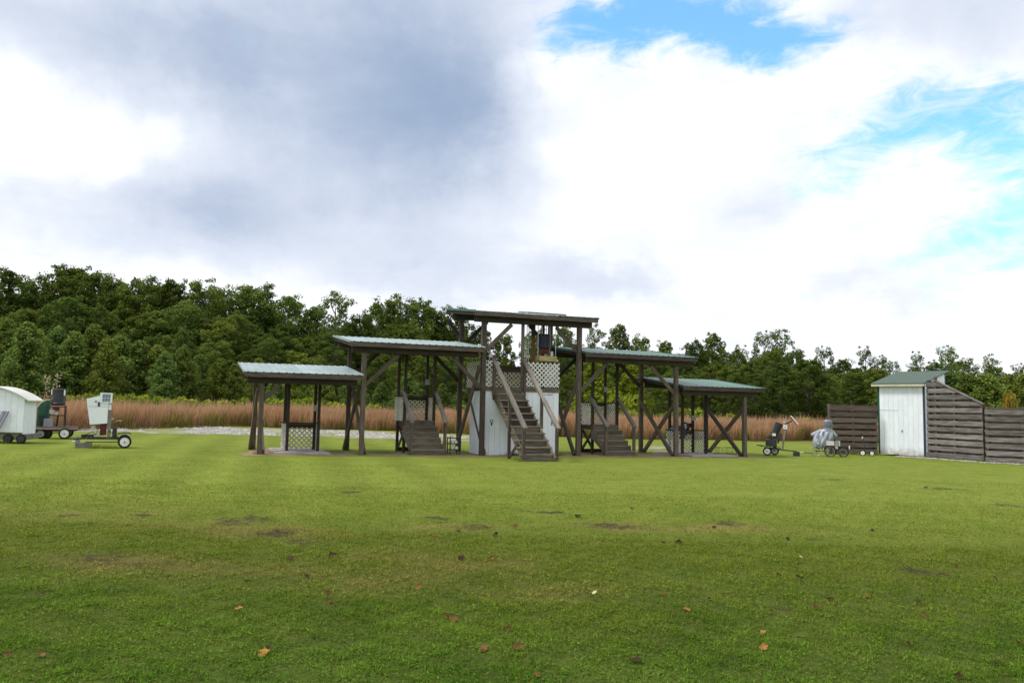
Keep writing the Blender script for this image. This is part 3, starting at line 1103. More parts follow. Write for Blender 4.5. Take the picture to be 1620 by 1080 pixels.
# young pines along the front of the wood
PINES = [(-30, 500), (12, 503), (45, 508), (60, 520), (95, 516), (118, 524), (150, 512), (170, 535), (190, 530), (222, 538), (250, 545), (262, 556), (288, 549), (318, 560),
         (350, 566), (372, 575), (410, 566), (440, 585), (470, 572), (515, 590), (560, 588), (604, 604), (645, 590), (700, 606), (735, 600)]
pc = {}
for i, (px, py) in enumerate(PINES):
    r = ray(px, py)
    Y = float(np.interp(px, [0, 300, 800], [72, 82, 90])) + random.uniform(-3, 3)
    x = r[0] / r[1] * Y
    hgt = (EYE + r[2] / r[1] * Y - gz(x))
    zn = zone(px)
    pc[zn] = pc.get(zn, 0) + 1
    tree('pine_tree', ('pine', i % 4), x, Y, hgt, 'young green pine %s, %s from left' % (zn, ORD[pc[zn] - 1]), 'pine tree',
         'young pines along the wood edge', random.uniform(.95, 1.25))
# second pine line, far right, behind the fence
for i, (px, py) in enumerate([(1410, 592), (1440, 588), (1472, 594), (1500, 588), (1532, 592), (1560, 590), (1592, 594), (1622, 590), (1650, 594), (1680, 590)]):
    r = ray(px, py)
    Y = 104 + random.uniform(-3, 3)
    x = r[0] / r[1] * Y
    tree('pine_tree', ('pine', (i + 1) % 4), x, Y, EYE + r[2] / r[1] * Y - gz(x),
         'dark pine rising behind the wooden fence, %s from the left' % ORD[i], 'pine tree', 'pines behind the fence', 1.45)
# mid-height rounded trees at the wood's edge behind the right-hand shelters
for i, (px, py, wd) in enumerate([(770, 585, 1.2), (815, 600, 1.2), (925, 590, 1.3), (965, 604, 1.2), (1000, 590, 1.3), (1045, 596, 1.4), (1090, 590, 1.4), (1150, 580, 1.5),
                                  (1190, 588, 1.3), (1230, 572, 1.5), (1275, 566, 1.5), (1305, 590, 1.3), (1345, 590, 1.5), (1385, 582, 1.5)]):
    r = ray(px, py)
    Y = float(np.interp(px, [770, 1400], [96, 112])) + random.uniform(-3, 3)
    x = r[0] / r[1] * Y
    tree('broadleaf_tree', ('hard', (i * 2 + 1) % 6), x, Y, EYE + r[2] / r[1] * Y - gz(x),
         'rounded mid-height tree at the wood edge, %s counting right from the tower' % ORD[i], 'tree',
         'rounded trees at the wood edge', wd)
# bright weeds and saplings that stick up behind the red grass
BUSH = [(110, 622), (135, 620), (160, 618), (185, 619), (205, 622), (228, 620), (255, 624), (285, 626), (310, 628), (345, 629), (384, 628), (444, 626), (464, 627), (484, 627),
        (540, 632), (592, 636), (690, 640), (735, 636), (925, 636), (960, 612), (990, 618), (1001, 642), (1060, 650), (1090, 640), (1104, 642), (1150, 652), (1268, 656)]
bc = {}
for i, (px, py) in enumerate(BUSH):
    r = ray(px, py)
    Y = float(np.interp(px, [0, 400, 1300], [64, 72, 76])) + random.uniform(-2, 2)
    x = r[0] / r[1] * Y
    hgt = EYE + r[2] / r[1] * Y - gz(x)
    zn = zone(px).replace('above', 'behind')
    bc[zn] = bc.get(zn, 0) + 1
    tree('shrub', ('bush', i % 3), x, Y, hgt, 'bright green shrub over the red grass %s, %s from left' % (zn, ORD[bc[zn] - 1]), 'shrub',
         'bright shrubs behind the red grass', random.uniform(.6, 1.0))
r = ray(940, 570)
tree('sapling', ('pine', 2), r[0] / r[1] * 80, 80, EYE + r[2] / r[1] * 80, 'yellow-green young tree seen through the middle right shelter', 'tree', None, 1.3, HB)
r = ray(1000, 575)
tree('sapling', ('pine', 0), r[0] / r[1] * 84, 84, EYE + r[2] / r[1] * 84, 'yellow-green young tree beside the post of the middle right shelter', 'tree', None, 1.3, HB)
r = ray(292, 520)
tree('sapling', ('hard', 4), r[0] / r[1] * 88, 88, EYE + r[2] / r[1] * 88, 'slim light green young tree standing above the pines, left of the low shelter', 'tree', None, .75, HL)
r = ray(1597, 618)
tree('shrub', ('bush', 0), r[0] / r[1] * 90, 90, EYE + r[2] / r[1] * 90 + .9, 'yellow-leaved sapling showing over the far right fence', 'shrub', None, .17, YB)
r = ray(1337, 664)
tree('shrub', ('bush', 2), r[0] / r[1] * 39, 39, 1.6, 'yellow-green weed clump at the left end of the fence', 'shrub', None, .35)
def thin_weed():
    rng = np.random.default_rng(5)
    x, y = -26.3, 46.0
    e = empty('weed', (x, y, gz(x)), 'tall thin pale-leaved weed right above the green trap trailer', 'weed')
    mb = MB()
    Q, T = [], []
    for k in range(4):
        a, b = rng.normal(0, .22), rng.normal(0, .2)
        h = rng.uniform(2.2, 3.0)
        mb.tube([(a * .3, b * .3, -.1), (a * .8, b, h * .6), (a * 1.5, b, h)], [.02, .014, .006], 5)
        for z in np.linspace(1.5, h, 8):
            q, t = leaf_quads(np.array([a * (.3 + 1.2 * z / h), b, z]), .12, 3, .15, rng)
            Q.append(q)
            T.append(t)
    mb.build('stems', 'bark', e)
    new_obj('foliage', quads_mesh('foliage', np.concatenate(Q), np.concatenate(T)), 'pale_blossom', e)


thin_weed()


# dark mass deep in the wood so that no sky shows low through the trunks
def wood_mass():
    rng = np.random.default_rng(77)
    Q, T = [], []
    for px in np.linspace(-190, 1820, 330):
        top = float(np.interp(px, SKX, SKY_))
        Y = wood_y(px) + rng.uniform(16, 34)
        r = ray(px, top + rng.uniform(55, 75))
        x = r[0] / r[1] * Y
        H = max(4, EYE + r[2] / r[1] * Y)
        for z in np.arange(1.2, H, 2.0):
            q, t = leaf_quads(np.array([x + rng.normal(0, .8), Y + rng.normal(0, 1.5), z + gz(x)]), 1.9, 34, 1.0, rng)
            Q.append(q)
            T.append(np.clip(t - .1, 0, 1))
        # scrubby understorey at the foot
        for _ in range(2):
            Y2 = wood_y(px) - rng.uniform(6, 16)
            x2 = r[0] / r[1] * Y2
            q, t = leaf_quads(np.array([x2 + rng.normal(0, 1), Y2, rng.uniform(.8, 2.6) + gz(x2)]), 1.5, 46, .5, rng)
            Q.append(q)
            T.append(t)
    me = quads_mesh('undergrowth', np.concatenate(Q), np.concatenate(T))
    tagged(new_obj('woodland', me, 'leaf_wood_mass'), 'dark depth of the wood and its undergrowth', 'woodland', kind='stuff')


wood_mass()


# ================================================================== the five-stand shelters
PW = .14            # six-by-six posts


def roof(e, off, u0, u1, zf, m):
    """pitched sheet roof, front edge at v=-.36, back at v=2.95, underside at front zf"""
    sl_ = (.40) / 3.2
    va, vb = -.38, 2.98
    n = max(1, round((u1 - u0) / .92))
    wd = (u1 - u0) / n
    z_at = lambda v: zf + (v + .3) * sl_
    for i in range(n):
        a = u0 + i * wd
        prof = []
        ribs = 4
        for k in range(ribs):
            c = wd * (k + .5) / ribs
            prof += [(c - .045, 0), (c - .02, .012), (c + .02, .012), (c + .045, 0)]
        prof = [(0, 0)] + prof + [(wd + .012 if i < n - 1 else wd, 0.0)]
        lift = .004 + .0025 * (i % 2)
        top = [(a + x, z + lift) for x, z in prof]
        mb = MB()
        k = len(top)
        vs = []
        for v in (va, vb):
            vs += [(x, v, z_at(v) + z + .003) for x, z in top]
            vs += [(x, v, z_at(v) + z) for x, z in top]
        fs = []
        for j in range(k - 1):
            fs.append((j, j + 1, 2 * k + j + 1, 2 * k + j))
            fs.append((k + j + 1, k + j, 3 * k + j, 3 * k + j + 1))
            fs.append((j + 1, j, k + j, k + j + 1))
            fs.append((2 * k + j, 2 * k + j + 1, 3 * k + j + 1, 3 * k + j))
        mb.add(vs, fs)
        mb.build('roof_sheet', m, e, off)
    # rafters across, purlins along, fascia and rake boards
    nr = max(2, round((u1 - u0) / .61))
    for i in range(nr + 1):
        u = u0 + .06 + (u1 - u0 - .12) * i / nr
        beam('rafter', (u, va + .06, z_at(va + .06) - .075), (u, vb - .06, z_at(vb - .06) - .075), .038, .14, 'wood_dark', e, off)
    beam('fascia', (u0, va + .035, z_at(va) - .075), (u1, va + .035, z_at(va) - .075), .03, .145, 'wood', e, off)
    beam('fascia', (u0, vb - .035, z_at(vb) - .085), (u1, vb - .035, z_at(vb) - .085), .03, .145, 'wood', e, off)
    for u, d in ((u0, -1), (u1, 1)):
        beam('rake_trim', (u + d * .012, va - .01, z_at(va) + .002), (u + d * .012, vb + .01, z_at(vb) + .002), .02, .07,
             'roof_trim' if m == 'roof_green' else 'roof_sky_sheen', e, off)
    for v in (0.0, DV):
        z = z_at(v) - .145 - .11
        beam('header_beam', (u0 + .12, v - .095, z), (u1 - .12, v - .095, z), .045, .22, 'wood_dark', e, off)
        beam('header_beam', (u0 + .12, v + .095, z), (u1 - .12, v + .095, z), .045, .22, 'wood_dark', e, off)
    return z_at


def post(e, off, u, v, ztop, w=PW, m='wood', name='post', z0=-.15):
    x, y = W2(u, v)
    return beam(name, (u, v, gz(x) + z0), (u, v, ztop), w, w, m, e, off, up=(0, 1, 0))


def xbrace(e, off, u, ztop, side=1):
    g = gz(W2(u, 0)[0])
    o = .118 * side
    beam('cross_brace', (u + o, 0.05, g + .05), (u + o, DV - .05, g + ztop), .085, .14, 'wood', e, off)
    beam('cross_brace', (u - o, DV - .05, g + .05), (u - o, .05, g + ztop), .085, .14, 'wood_brown', e, off)


def knee(e, off, u, v, z, du, drop):
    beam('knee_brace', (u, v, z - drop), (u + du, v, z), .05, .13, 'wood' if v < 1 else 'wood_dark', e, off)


ZL, ZM, ZT = 2.57, 3.64, 4.87
# low left
LG = 'pole shelters of the shooting row'
e, off = stand_empty('shelter', -5.6, 1.2, 'lowest left pole shelter with pale metal roof', 'shelter', LG)
for v in (0, DV):
    post(e, off, U[0], v, ZL + v * .125 - .13)
xbrace(e, off, U[0], 2.0)
for v in (0, DV):
    knee(e, off, U[0], v, ZL - .36 + v * .125, .55, .5)
roof(e, off, -7.74, -4.17, ZL, 'roof_sky_sheen')
# middle left
e, off = stand_empty('shelter', -2.0, 1.2, 'mid-height left pole shelter with pale metal roof and steps inside', 'shelter', LG)
for v in (0, DV):
    post(e, off, U[1], v, ZM + v * .125 - .13)
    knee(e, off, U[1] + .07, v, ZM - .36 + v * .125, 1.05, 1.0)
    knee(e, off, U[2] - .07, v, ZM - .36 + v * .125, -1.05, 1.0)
xbrace(e, off, U[1], 2.15)
roof(e, off, -4.6, -.10, ZM, 'roof_sky_sheen')
# tower shelter
e, off = stand_empty('shelter', 1.8, 1.2, 'tallest central pole shelter over the white box and long stairs', 'shelter', LG)
for i in (2, 3):
    for v in (0, DV):
        post(e, off, U[i], v, ZT + v * .125 - .13, .15)
    xbrace(e, off, U[i], 3.0, 1 if i == 2 else -1)
for v in (0, DV):
    knee(e, off, U[2] + .07, v, ZT - .36 + v * .125, .95, .95)
    knee(e, off, U[3] - .07, v, ZT - .36 + v * .125, -.85, .85)
z_at = roof(e, off, -.45, 4.2, ZT, 'roof_green')
knee(e, off, U[2], DV, ZT - .1, -.5, .6)
# middle right
e, off = stand_empty('shelter', 5.7, 1.2, 'mid-height right pole shelter with green metal roof and steps inside', 'shelter', LG)
for v in (0, DV):
    post(e, off, U[4], v, ZM + v * .125 - .13)
    knee(e, off, U[4] - .07, v, ZM - .36 + v * .125, -1.05, 1.0)
    knee(e, off, U[3] + .07, v, ZM - .36 + v * .125, 1.05, 1.0)
xbrace(e, off, U[4], 2.15, -1)
roof(e, off, 3.72, 8.43, ZM, 'roof_green')
# low right
e, off = stand_empty('shelter', 9.3, 1.2, 'lowest right pole shelter with green metal roof', 'shelter', LG)
for v in (0, DV):
    post(e, off, U[5], v, ZL + v * .125 - .13)
xbrace(e, off, U[5], 2.0, -1)
roof(e, off, 7.80, 11.5, ZL, 'roof_green')

# plate lying on the tower roof
o = MB()
o.box(-.75, .75, -.45, .45, .045, .085)
x, y = W2(3.0, 1.9)
pl = o.build('solar_panel', 'solar_blue', None, None, False, (x, y, z_at(1.9)))
pl.rotation_euler = (math.atan(.125), 0, TH)
pl.rotation_euler = (Matrix.Rotation(TH, 3, 'Z') @ Matrix.Rotation(math.atan(.125), 3, 'X')).to_euler()
tagged(pl, 'flat solar panel lying on top of the tallest roof', 'solar panel')
fr = MB()
for a, b, c, d in ((-.78, .78, -.48, -.452), (-.78, .78, .452, .48), (-.78, -.752, -.452, .452), (.752, .78, -.452, .452)):
    fr.box(a, b, c, d, .035, .095)
fr.build('frame', 'metal_grey', pl)


# ------------------------------------------------------------------ lattice
def lattice_mesh(w, h, pitch=.165, sw=.042, frame=True):
    mb = MB()
    hw = sw / 2 * math.sqrt(2)
    for sgn, y in ((1, 0.0), (-1, .008)):
        c = -h + pitch * .3
        while c < w:
            # line x = c + z  (or mirrored), clip to the rectangle
            z0, z1 = max(0, -c), min(h, w - c)
            if z1 - z0 > .03:
                xs = [(c + z0, z0), (c + z1, z1)]
                if sgn < 0:
                    xs = [(w - a, b) for a, b in xs]
                (ax, az), (bx, bz) = xs
                a_, b_ = Vector((ax, y, az)), Vector((bx, y, bz))
                mb.bar(a_, b_, .006, sw, up=(-(bz - az), 0, (bx - ax)))
            c += pitch
    return mb


def lattice(e, p0, p1, z0, z1, off, m='white_lattice', face=0.0):
    """upright lattice panel between plan points p0 and p1 (u,v)"""
    a, b = Vector((p0[0], p0[1], 0)), Vector((p1[0], p1[1], 0))
    d = b - a
    mb = lattice_mesh(d.length, z1 - z0)
    o = mb.build('lattice_panel', m, e)
    o.location = (p0[0] - off[0], p0[1] - off[1], z0 - off[2])
    o.rotation_euler = (0, 0, math.atan2(d.y, d.x))
    o['kind'] = 'stuff'
    return o


def cage(e, off, u0, u1, v0, v1, base, ztop, g, box_u=None, side_top=None):
    """four slim posts to the roof, rail shelf on the field side, lattice below it and splayed side panels"""
    for u in (u0, u1):
        for v in (v0, v1):
            post(e, off, u, v, ztop + v * .125, .09, 'wood_dark', 'slim_post')
    zr = base + .86
    beam('shelf', (u0 - .05, v1 + .10, zr), (u1 + .05, v1 + .10, zr), .24, .045, 'wood_dark', e, off)
    beam('rail', (u0, v1 + .03, zr - .10), (u1, v1 + .03, zr - .10), .04, .14, 'wood_dark', e, off)
    lattice(e, (u0 + .04, v1 - .02), (u1 - .04, v1 - .02), base + .02, zr - .14, off, 'lattice_shaded')
    st = side_top or zr
    lattice(e, (u0 - .03, v0 + .12), (u0 - .08, v1 + .12), base - .0, st, off)
    lattice(e, (u1 + .03, v0 + .12), (u1 + .08, v1 + .12), base - .0, st, off)
    beam('side_rail', (u0 - .02, v0, st + .03), (u0 - .08, v1 + .12, st + .03), .09, .035, 'wood_dark', e, off)
    beam('side_rail', (u1 + .02, v0, st + .03), (u1 + .08, v1 + .12, st + .03), .09, .035, 'wood_dark', e, off)
    mb = MB()
    mb.box(u1 - .075, u1 + .055, v1 - .12, v1 - .05, zr + .42, zr + .62)
    mb.build('speaker_box', 'metal_grey', e, off)


def ground_uv(u, v):
    return gz(W2(u, v)[0])


SG = 'shooting stands under the shelters'
e, off = stand_empty('shooting_stand', -5.76, 1.7, 'low lattice shooting stand at ground level under the low left shelter', 'shooting stand', SG)
g = ground_uv(-5.76, 1.7)
cage(e, off, -6.24, -5.26, 1.2, 2.1, g + .05, ZL - .10, g)
e, off = stand_empty('shooting_stand', 9.35, 1.7, 'low lattice shooting stand holding black bags under the low right shelter', 'shooting stand', SG)
g = ground_uv(9.35, 1.7)
cage(e, off, 8.80, 9.90, 1.2, 2.1, g + .05, ZL - .10, g)


def raised_stand(uc, label):
    g = ground_uv(uc, 1.2)
    e, off = stand_empty('raised_stand', uc, 1.2, label, 'shooting stand', SG)
    u0, u1 = uc - .52, uc + .52
    deck = g + 1.10
    cage(e, off, u0, u1, 1.30, 2.25, deck - .02, ZM - .10, g, side_top=deck + .80)
    n = 6
    rise, run, vb = 1.10 / n, .235, 1.27
    uL, uR = uc - .56, uc + .56
    for i in range(n):
        z = g + rise * (n - i)
        v = vb - run * i
        if i > 0:
            beam('tread', (uL, v + run / 2 - .02, z - .02), (uR, v + run / 2 - .02, z - .02), run + .05, .04, 'wood_tread', e, off)
        beam('riser', (uL + .03, v - .012 - (run if False else 0), z - rise / 2 - .02), (uR - .03, v - .012, z - rise / 2 - .02), .024, rise - .04, 'wood_step', e, off)
    for u in (uL + .01, uR - .01):
        # saw-cut side board
        pts = [(vb - run * (n - 1) - .02, g - .02), (vb + .03, g - .02 + .62), (vb + .03, deck - .05)]
        for i in range(1, n):
            pts += [(vb - run * (i - 1) - .03, g + rise * (n - i) - .045), (vb - run * i - .03, g + rise * (n - i) - .045)]
        pts += [(vb - run * (n - 1) - .03, g - .02)]
        mb = MB()
        k = len(pts)
        vs = [(u - .02, a, b) for a, b in pts] + [(u + .02, a, b) for a, b in pts]
        mb.add(vs, [tuple(range(k)), tuple(range(2 * k - 1, k - 1, -1))] + [(i, i + k, (i + 1) % k + k, (i + 1) % k) for i in range(k)])
        mb.build('stringer', 'wood_step', e, off)
    for i in range(7):
        v = 1.30 + .15 * i
        beam('deck_board', (uL + .02, v, deck - .02), (uR - .02, v, deck - .02), .14, .035, 'wood_step', e, off)
    for v in (1.30, 2.20):
        beam('joist', (uL + .05, v, deck - .12), (uR - .05, v, deck - .12), .04, .15, 'wood_dark', e, off)
    for u in (uL + .07, uR - .07):
        beam('joist', (u, 1.33, deck - .12), (u, 2.2, deck - .12), .04, .15, 'wood_dark', e, off)
        beam('leg_brace', (u, 1.33, g + .85), (u, 2.22, g + .12), .038, .11, 'wood_dark', e, off)
        beam('leg_brace', (u + .04, 2.22, g + .85), (u + .04, 1.33, g + .12), .038, .11, 'wood_dark', e, off)
    beam('sill_board', (uL, 2.24, g + .08), (uR, 2.24, g + .08), .04, .14, 'wood_dark', e, off)
    vf = vb - run * (n - 1) + .03
    for u in (uL - .02, uR + .02):
        beam('handrail_post', (u, vf, g - .1), (u, vf, g + 1.03), .09, .09, 'wood', e, off, up=(0, 1, 0))
        beam('handrail', (u, vf - .1, g + .98), (u, 1.36, g + 2.06), .04, .14, 'wood_rail', e, off)
        beam('handrail_cap', (u, vf - .12, g + 1.06), (u, 1.36, g + 2.15), .13, .035, 'wood_rail', e, off)
    beam('foot_board', (uL, vf - .03, g + .02), (uR, vf - .03, g + .02), .1, .06, 'wood_step', e, off)


raised_stand(-1.84, 'raised lattice stand with six steps and handrails under the mid-height left shelter')
raised_stand(5.40, 'raised lattice stand with six steps and handrails under the mid-height right shelter')

# ------------------------------------------------------------------ tower: white box with lattice parapet
g = ground_uv(1.5, .6)
e, off = stand_empty('white_trap_house', 1.5, .7, 'tall white plank-sided box below the tower deck', 'trap house')
UB0, UB1, VB0, VB1, ZB = .10, 2.90, .12, 1.55, g + 2.28


def siding(e, off, p0, p1, z0, z1, n, m, nrm, th=.022, gap=.007):
    """vertical boards between plan points"""
    a, b = Vector((*p0, 0)), Vector((*p1, 0))
    d = (b - a)
    L = d.length
    d.normalize()
    for i in range(n):
        s0, s1 = L * i / n + gap / 2, L * (i + 1) / n - gap / 2
        q0 = a + d * ((s0 + s1) / 2)
        o = beam('siding_board', (q0.x, q0.y, z0), (q0.x, q0.y, z1), s1 - s0, th, m, e, off, up=(nrm[0], nrm[1], 0))


siding(e, off, (UB0, VB0), (UB1, VB0), g + .02, ZB, 14, 'white_paint', (0, -1))
siding(e, off, (UB1, VB0 + .02), (UB1, VB1), g + .02, ZB, 7, 'white_paint', (1, 0))
siding(e, off, (UB0, VB1), (UB0, VB0 + .02), g + .02, ZB, 7, 'white_paint', (-1, 0))
siding(e, off, (UB1, VB1), (UB0, VB1), g + .02, ZB, 14, 'white_paint', (0, 1))
mb = MB()
mb.box(UB0 + .02, UB1 - .02, VB0 + .02, VB1 - .02, g + .03, ZB - .06)
mb.build('core', 'white_dirty', e, off)
for i in range(12):
    v = VB0 - .06 + (VB1 - VB0 + .12) * (i + .5) / 12
    beam('deck_board', (UB0 - .06, v, ZB + .035), (UB1 + .06, v, ZB + .035), .115, .035, 'wood_step', e, off)
beam('rim_board', (UB0 - .03, VB0 - .03, ZB - .03), (UB1 + .03, VB0 - .03, ZB - .03), .03, .10, 'wood_brown', e, off)
beam('rim_board', (UB0 - .03, VB0, ZB - .03), (UB0 - .03, VB1, ZB - .03), .03, .10, 'wood_brown', e, off)
# hatch door with strap hinges and latch at the right, ring latch at the left
mb = MB()
mb.box(2.22, 2.24, VB0 - .018, VB0 - .012, g + .25, g + 2.12)
mb.box(2.22, 2.66, VB0 - .018, VB0 - .012, g + 2.11, g + 2.125)
mb.build('hatch_seam', 'ink', e, off)
mb = MB()
for du in (-.055, .055):
    mb.box(2.70 + du - .012, 2.70 + du + .012, VB0 - .035, VB0 - .011, g + 1.04, g + 1.24)
mb.box(2.62, 2.78, VB0 - .04, VB0 - .02, g + 1.13, g + 1.155)
mb.build('latch', 'metal_black', e, off)
mb = MB()
mb.ring((.38, VB0 - .025, g + 1.17), .05, .010, 'y', 14, 6)
mb.box(.36, .40, VB0 - .03, VB0 - .011, g + 1.02, g + 1.13)
mb.build('ring_latch', 'metal_black', e, off)
zd = ZB + .055
lattice(e, (1.54, VB0 - .01), (UB1 + .02, VB0 - .01), zd + .06, zd + .90, off)
lattice(e, (UB0 - .02, VB0 + .02), (UB0 - .12, VB1 + .12), zd, zd + .90, off)
lattice(e, (UB1 + .02, VB0 + .02), (UB1 + .02, VB1), zd + .02, zd + .86, off)
lattice(e, (UB0 + .02, VB0 - .01), (.42, VB0 - .01), zd + .02, zd + .90, off)
lattice(e, (UB0 + .1, VB1 - .02), (UB1 - .1, VB1 - .02), zd + .02, zd + .70, off, 'lattice_shaded')
beam('shelf', (UB0, VB1 + .02, zd + .78), (UB1, VB1 + .02, zd + .78), .22, .05, 'wood_dark', e, off)
beam('rail', (UB0, VB1 - .05, zd + .68), (UB1, VB1 - .05, zd + .68), .04, .16, 'wood_dark', e, off)
for u, v, m_, w_ in ((.44, VB0 - .02, 'wood', .09), (1.48, VB0 - .02, 'wood_brown', .09), (UB1 - .05, VB1 - .1, 'wood_dark', .10)):
    beam('deck_post', (u, v, zd if v > 1 or u > 1 else g + 1.9), (u, v, (zd + 1.1) if u < 1 else ZT + v * .125 - .15), w_, w_, m_, e, off, up=(0, 1, 0))

# long stairs up to the deck
e, off = stand_empty('staircase', 1.0, -1.5, 'long weathered wooden staircase climbing to the tower deck', 'staircase')
g = ground_uv(1.0, -2.8)
n = 11
u0, u1 = .46, 1.50
run = .268
zdk = ZB + .05
rise = (zdk - g) / n
for i in range(1, n):
    z = zdk - rise * i
    v = VB0 - .05 - run * i
    sh = -.004 * i
    beam('tread', (u0 + sh, v + run / 2, z - .02), (u1 - sh, v + run / 2, z - .02), run + .05, .042, 'wood_tread', e, off)
for i in range(n):
    z = zdk - rise * i
    v = VB0 - .05 - run * i
    beam('riser', (u0 + .04, v + .012, z - rise / 2 - .02), (u1 - .04, v + .012, z - rise / 2 - .02), .022, rise - .045, 'wood_dark' if 1 < i < 6 else 'wood_step', e, off)
vend = VB0 - .05 - run * (n - 1)
for u in (u0 + .02, u1 - .02):
    beam('stringer', (u, VB0 - .07, zdk - .30), (u, vend - .05, g + .02), .042, .27, 'wood_step', e, off)
sl_ = (zdk - g - rise) / (run * (n - 1))
for u in (u0 - .045, u1 + .045):
    va, vb_ = vend - .06, VB0 - .06
    zr = lambda v: g + rise + (v - vend) * sl_ + .90
    beam('handrail', (u, va - .10, zr(va - .1) - .02), (u, vb_, zr(vb_) - .02), .04, .14, 'wood_rail', e, off)
    beam('handrail_cap', (u, va - .14, zr(va - .14) + .07), (u, vb_ + .02, zr(vb_) + .07), .14, .036, 'wood_rail', e, off)
    vm = (va + vb_) / 2 - .15
    beam('handrail_post', (u, va, g - .1), (u, va, zr(va) + .04), .09, .09, 'wood', e, off, up=(0, 1, 0))
    beam('handrail_post', (u, vm, (g - .1) if u < 1 else (zr(vm) - 1.05)), (u, vm, zr(vm) + .02), .09, .09, 'wood' if u < 1 else 'wood_brown', e, off, up=(0, 1, 0))
    beam('handrail_post', (u, vb_ - .02, zdk - .3), (u, vb_ - .02, zr(vb_) + .05), .09, .09, 'wood', e, off, up=(0, 1, 0))
beam('leg_brace', (u0 - .02, vm - .02, g + .08), (u0 - .02, vm - .75, g + .55), .038, .11, 'wood_dark', e, off)
beam('foot_board', (u0 - .1, vend - .06, g + .03), (u1 + .1, vend - .06, g + .03), .12, .08, 'wood_step', e, off)

# trap machine hung inside the tower
g = ground_uv(2.6, 1.0)
e, off = stand_empty('trap_machine', 2.65, .85, 'dark trap machine on a rod-hung tan platform at the tower top', 'trap machine')
mb = MB()
mb.box(2.32, 3.02, .55, 1.15, g + 3.34, g + 3.52)
mb.build('platform', 'plywood_tan', e, off)
for u, v in ((1.96, .7), (2.06, 1.1), (2.28, .6), (2.98, .6), (2.28, 1.12), (2.98, 1.12), (2.74, .9), (2.62, 1.0)):
    mb = MB()
    mb.tube([(u, v, g + (3.05 if u < 2.2 else 3.40)), (u, v, ZT + v * .125 - .1)], .012, 6)
    mb.build('rod', 'galvanised', e, off)
beam('plank', (2.14, .7, g + 3.0), (2.14, .7, g + 4.20), .16, .04, 'plank_orange', e, off, up=(0, 1, 0))
beam('plank', (2.14, .71, g + 4.205), (2.14, .71, ZT), .15, .04, 'wood_dark', e, off, up=(0, 1, 0))
mb = MB()
mb.lathe([(.12, 3.80), (.25, 3.83), (.265, 4.27), (.25, 4.32), (.20, 4.32)], (2.62, .85, g), 16)
mb.build('magazine', 'plastic_navy', e, off)
mb = MB()
mb.box(2.5, 2.78, .7, 1.0, g + 3.62, g + 3.84)
mb.tube([(2.5, .75, g + 3.52), (2.55, .8, g + 3.65)], .025)
mb.build('motor', 'rust_red', e, off)
mb = MB()
mb.box(2.83, 2.90, .66, .72, g + 3.52, g + 3.70)
mb.build('white_bracket', 'plastic_white', e, off)


# ------------------------------------------------------------------ things in and around the stands
def glyph(e, name, poly_list, m, off=(0, 0, 0)):
    """flat strokes: list of (x0,z0,x1,z1) bars in the x,z plane, facing -y"""
    mb = MB()
    for (x0, z0, x1, z1) in poly_list:
        mb.box(x0, x1, -.002, .001, z0, z1)
    return mb.build(name, m, e, off)


g = ground_uv(9.3, 2.2)
x, y = W2(9.02, 1.95)
e = empty('machine_cover', (x, y, g + .93), 'dark green cloth cover draped over the left end of the low right stand', 'cover', None, TH)
mb = MB()
prof = [(-.26, -.30), (-.27, .02), (-.20, .19), (.17, .20), (.25, .05), (.27, -.14), (.17, -.34), (.06, -.22), (-.05, -.20), (-.15, -.20)]
mb.prism(prof, -.28, .24)
mb.build('cloth', 'plastic_black', e)
x, y = W2(9.62, 2.25)
e = empty('machine_cover', (x, y, g + .93), 'navy bag marked with a white 4 on the low right stand shelf', 'bag', None, TH - .2)
mb = MB()
mb.lathe([(.10, -.02), (.17, .02), (.19, .14), (.15, .26), (.07, .33)], (0, 0, 0), 14)
mb.box(.04, .24, -.1, .1, .12, .28)
mb.build('bag', 'plastic_navy', e, None, True)
s = glyph(e, 'number', [(-.10, .115, .03, .145), (-.02, .05, .01, .26), (-.10, .145, -.07, .20), (-.075, .19, -.045, .235), (-.05, .22, -.02, .26)], 'card_white')
s.location = (-.03, -.195, 0)
mb = MB()
mb.box(-.10, .08, -.10, -.085, -.42, -.04)
mb.build('cloth_flap', 'box_grey', e)

WG = 'wire racks under the low right shelter'
for (px_, py_, w_, lab) in ((8.28, 32.2, .30, 'small green wire rack nearer the shelter posts'), (8.82, 32.35, .42, 'wider green wire rack just right of the small one')):
    e = empty('wire_rack', (px_, py_, gz(px_)), lab, 'rack', WG, .2)
    mb = MB()
    h_ = .30
    for a in (-w_ / 2, w_ / 2):
        for b in (-.14, .14):
            mb = MB()
            mb.tube([(a, b, 0), (a, b, h_)], .007, 5)
            mb.build('upright', 'wire_green', e)
    mb = MB()
    for z_ in (.05, h_):
        mb.tube([(-w_ / 2, -.14, z_), (w_ / 2, -.14, z_), (w_ / 2, .14, z_), (-w_ / 2, .14, z_), (-w_ / 2, -.14, z_)], .007, 5)
    k = 7
    for i in range(1, k):
        a = -w_ / 2 + w_ * i / k
        mb.tube([(a, -.14, .05), (a, -.14, h_)], .003, 4)
        mb.tube([(a, .14, .05), (a, .14, h_)], .003, 4)
    mb.build('wire_grid', 'wire_green', e)

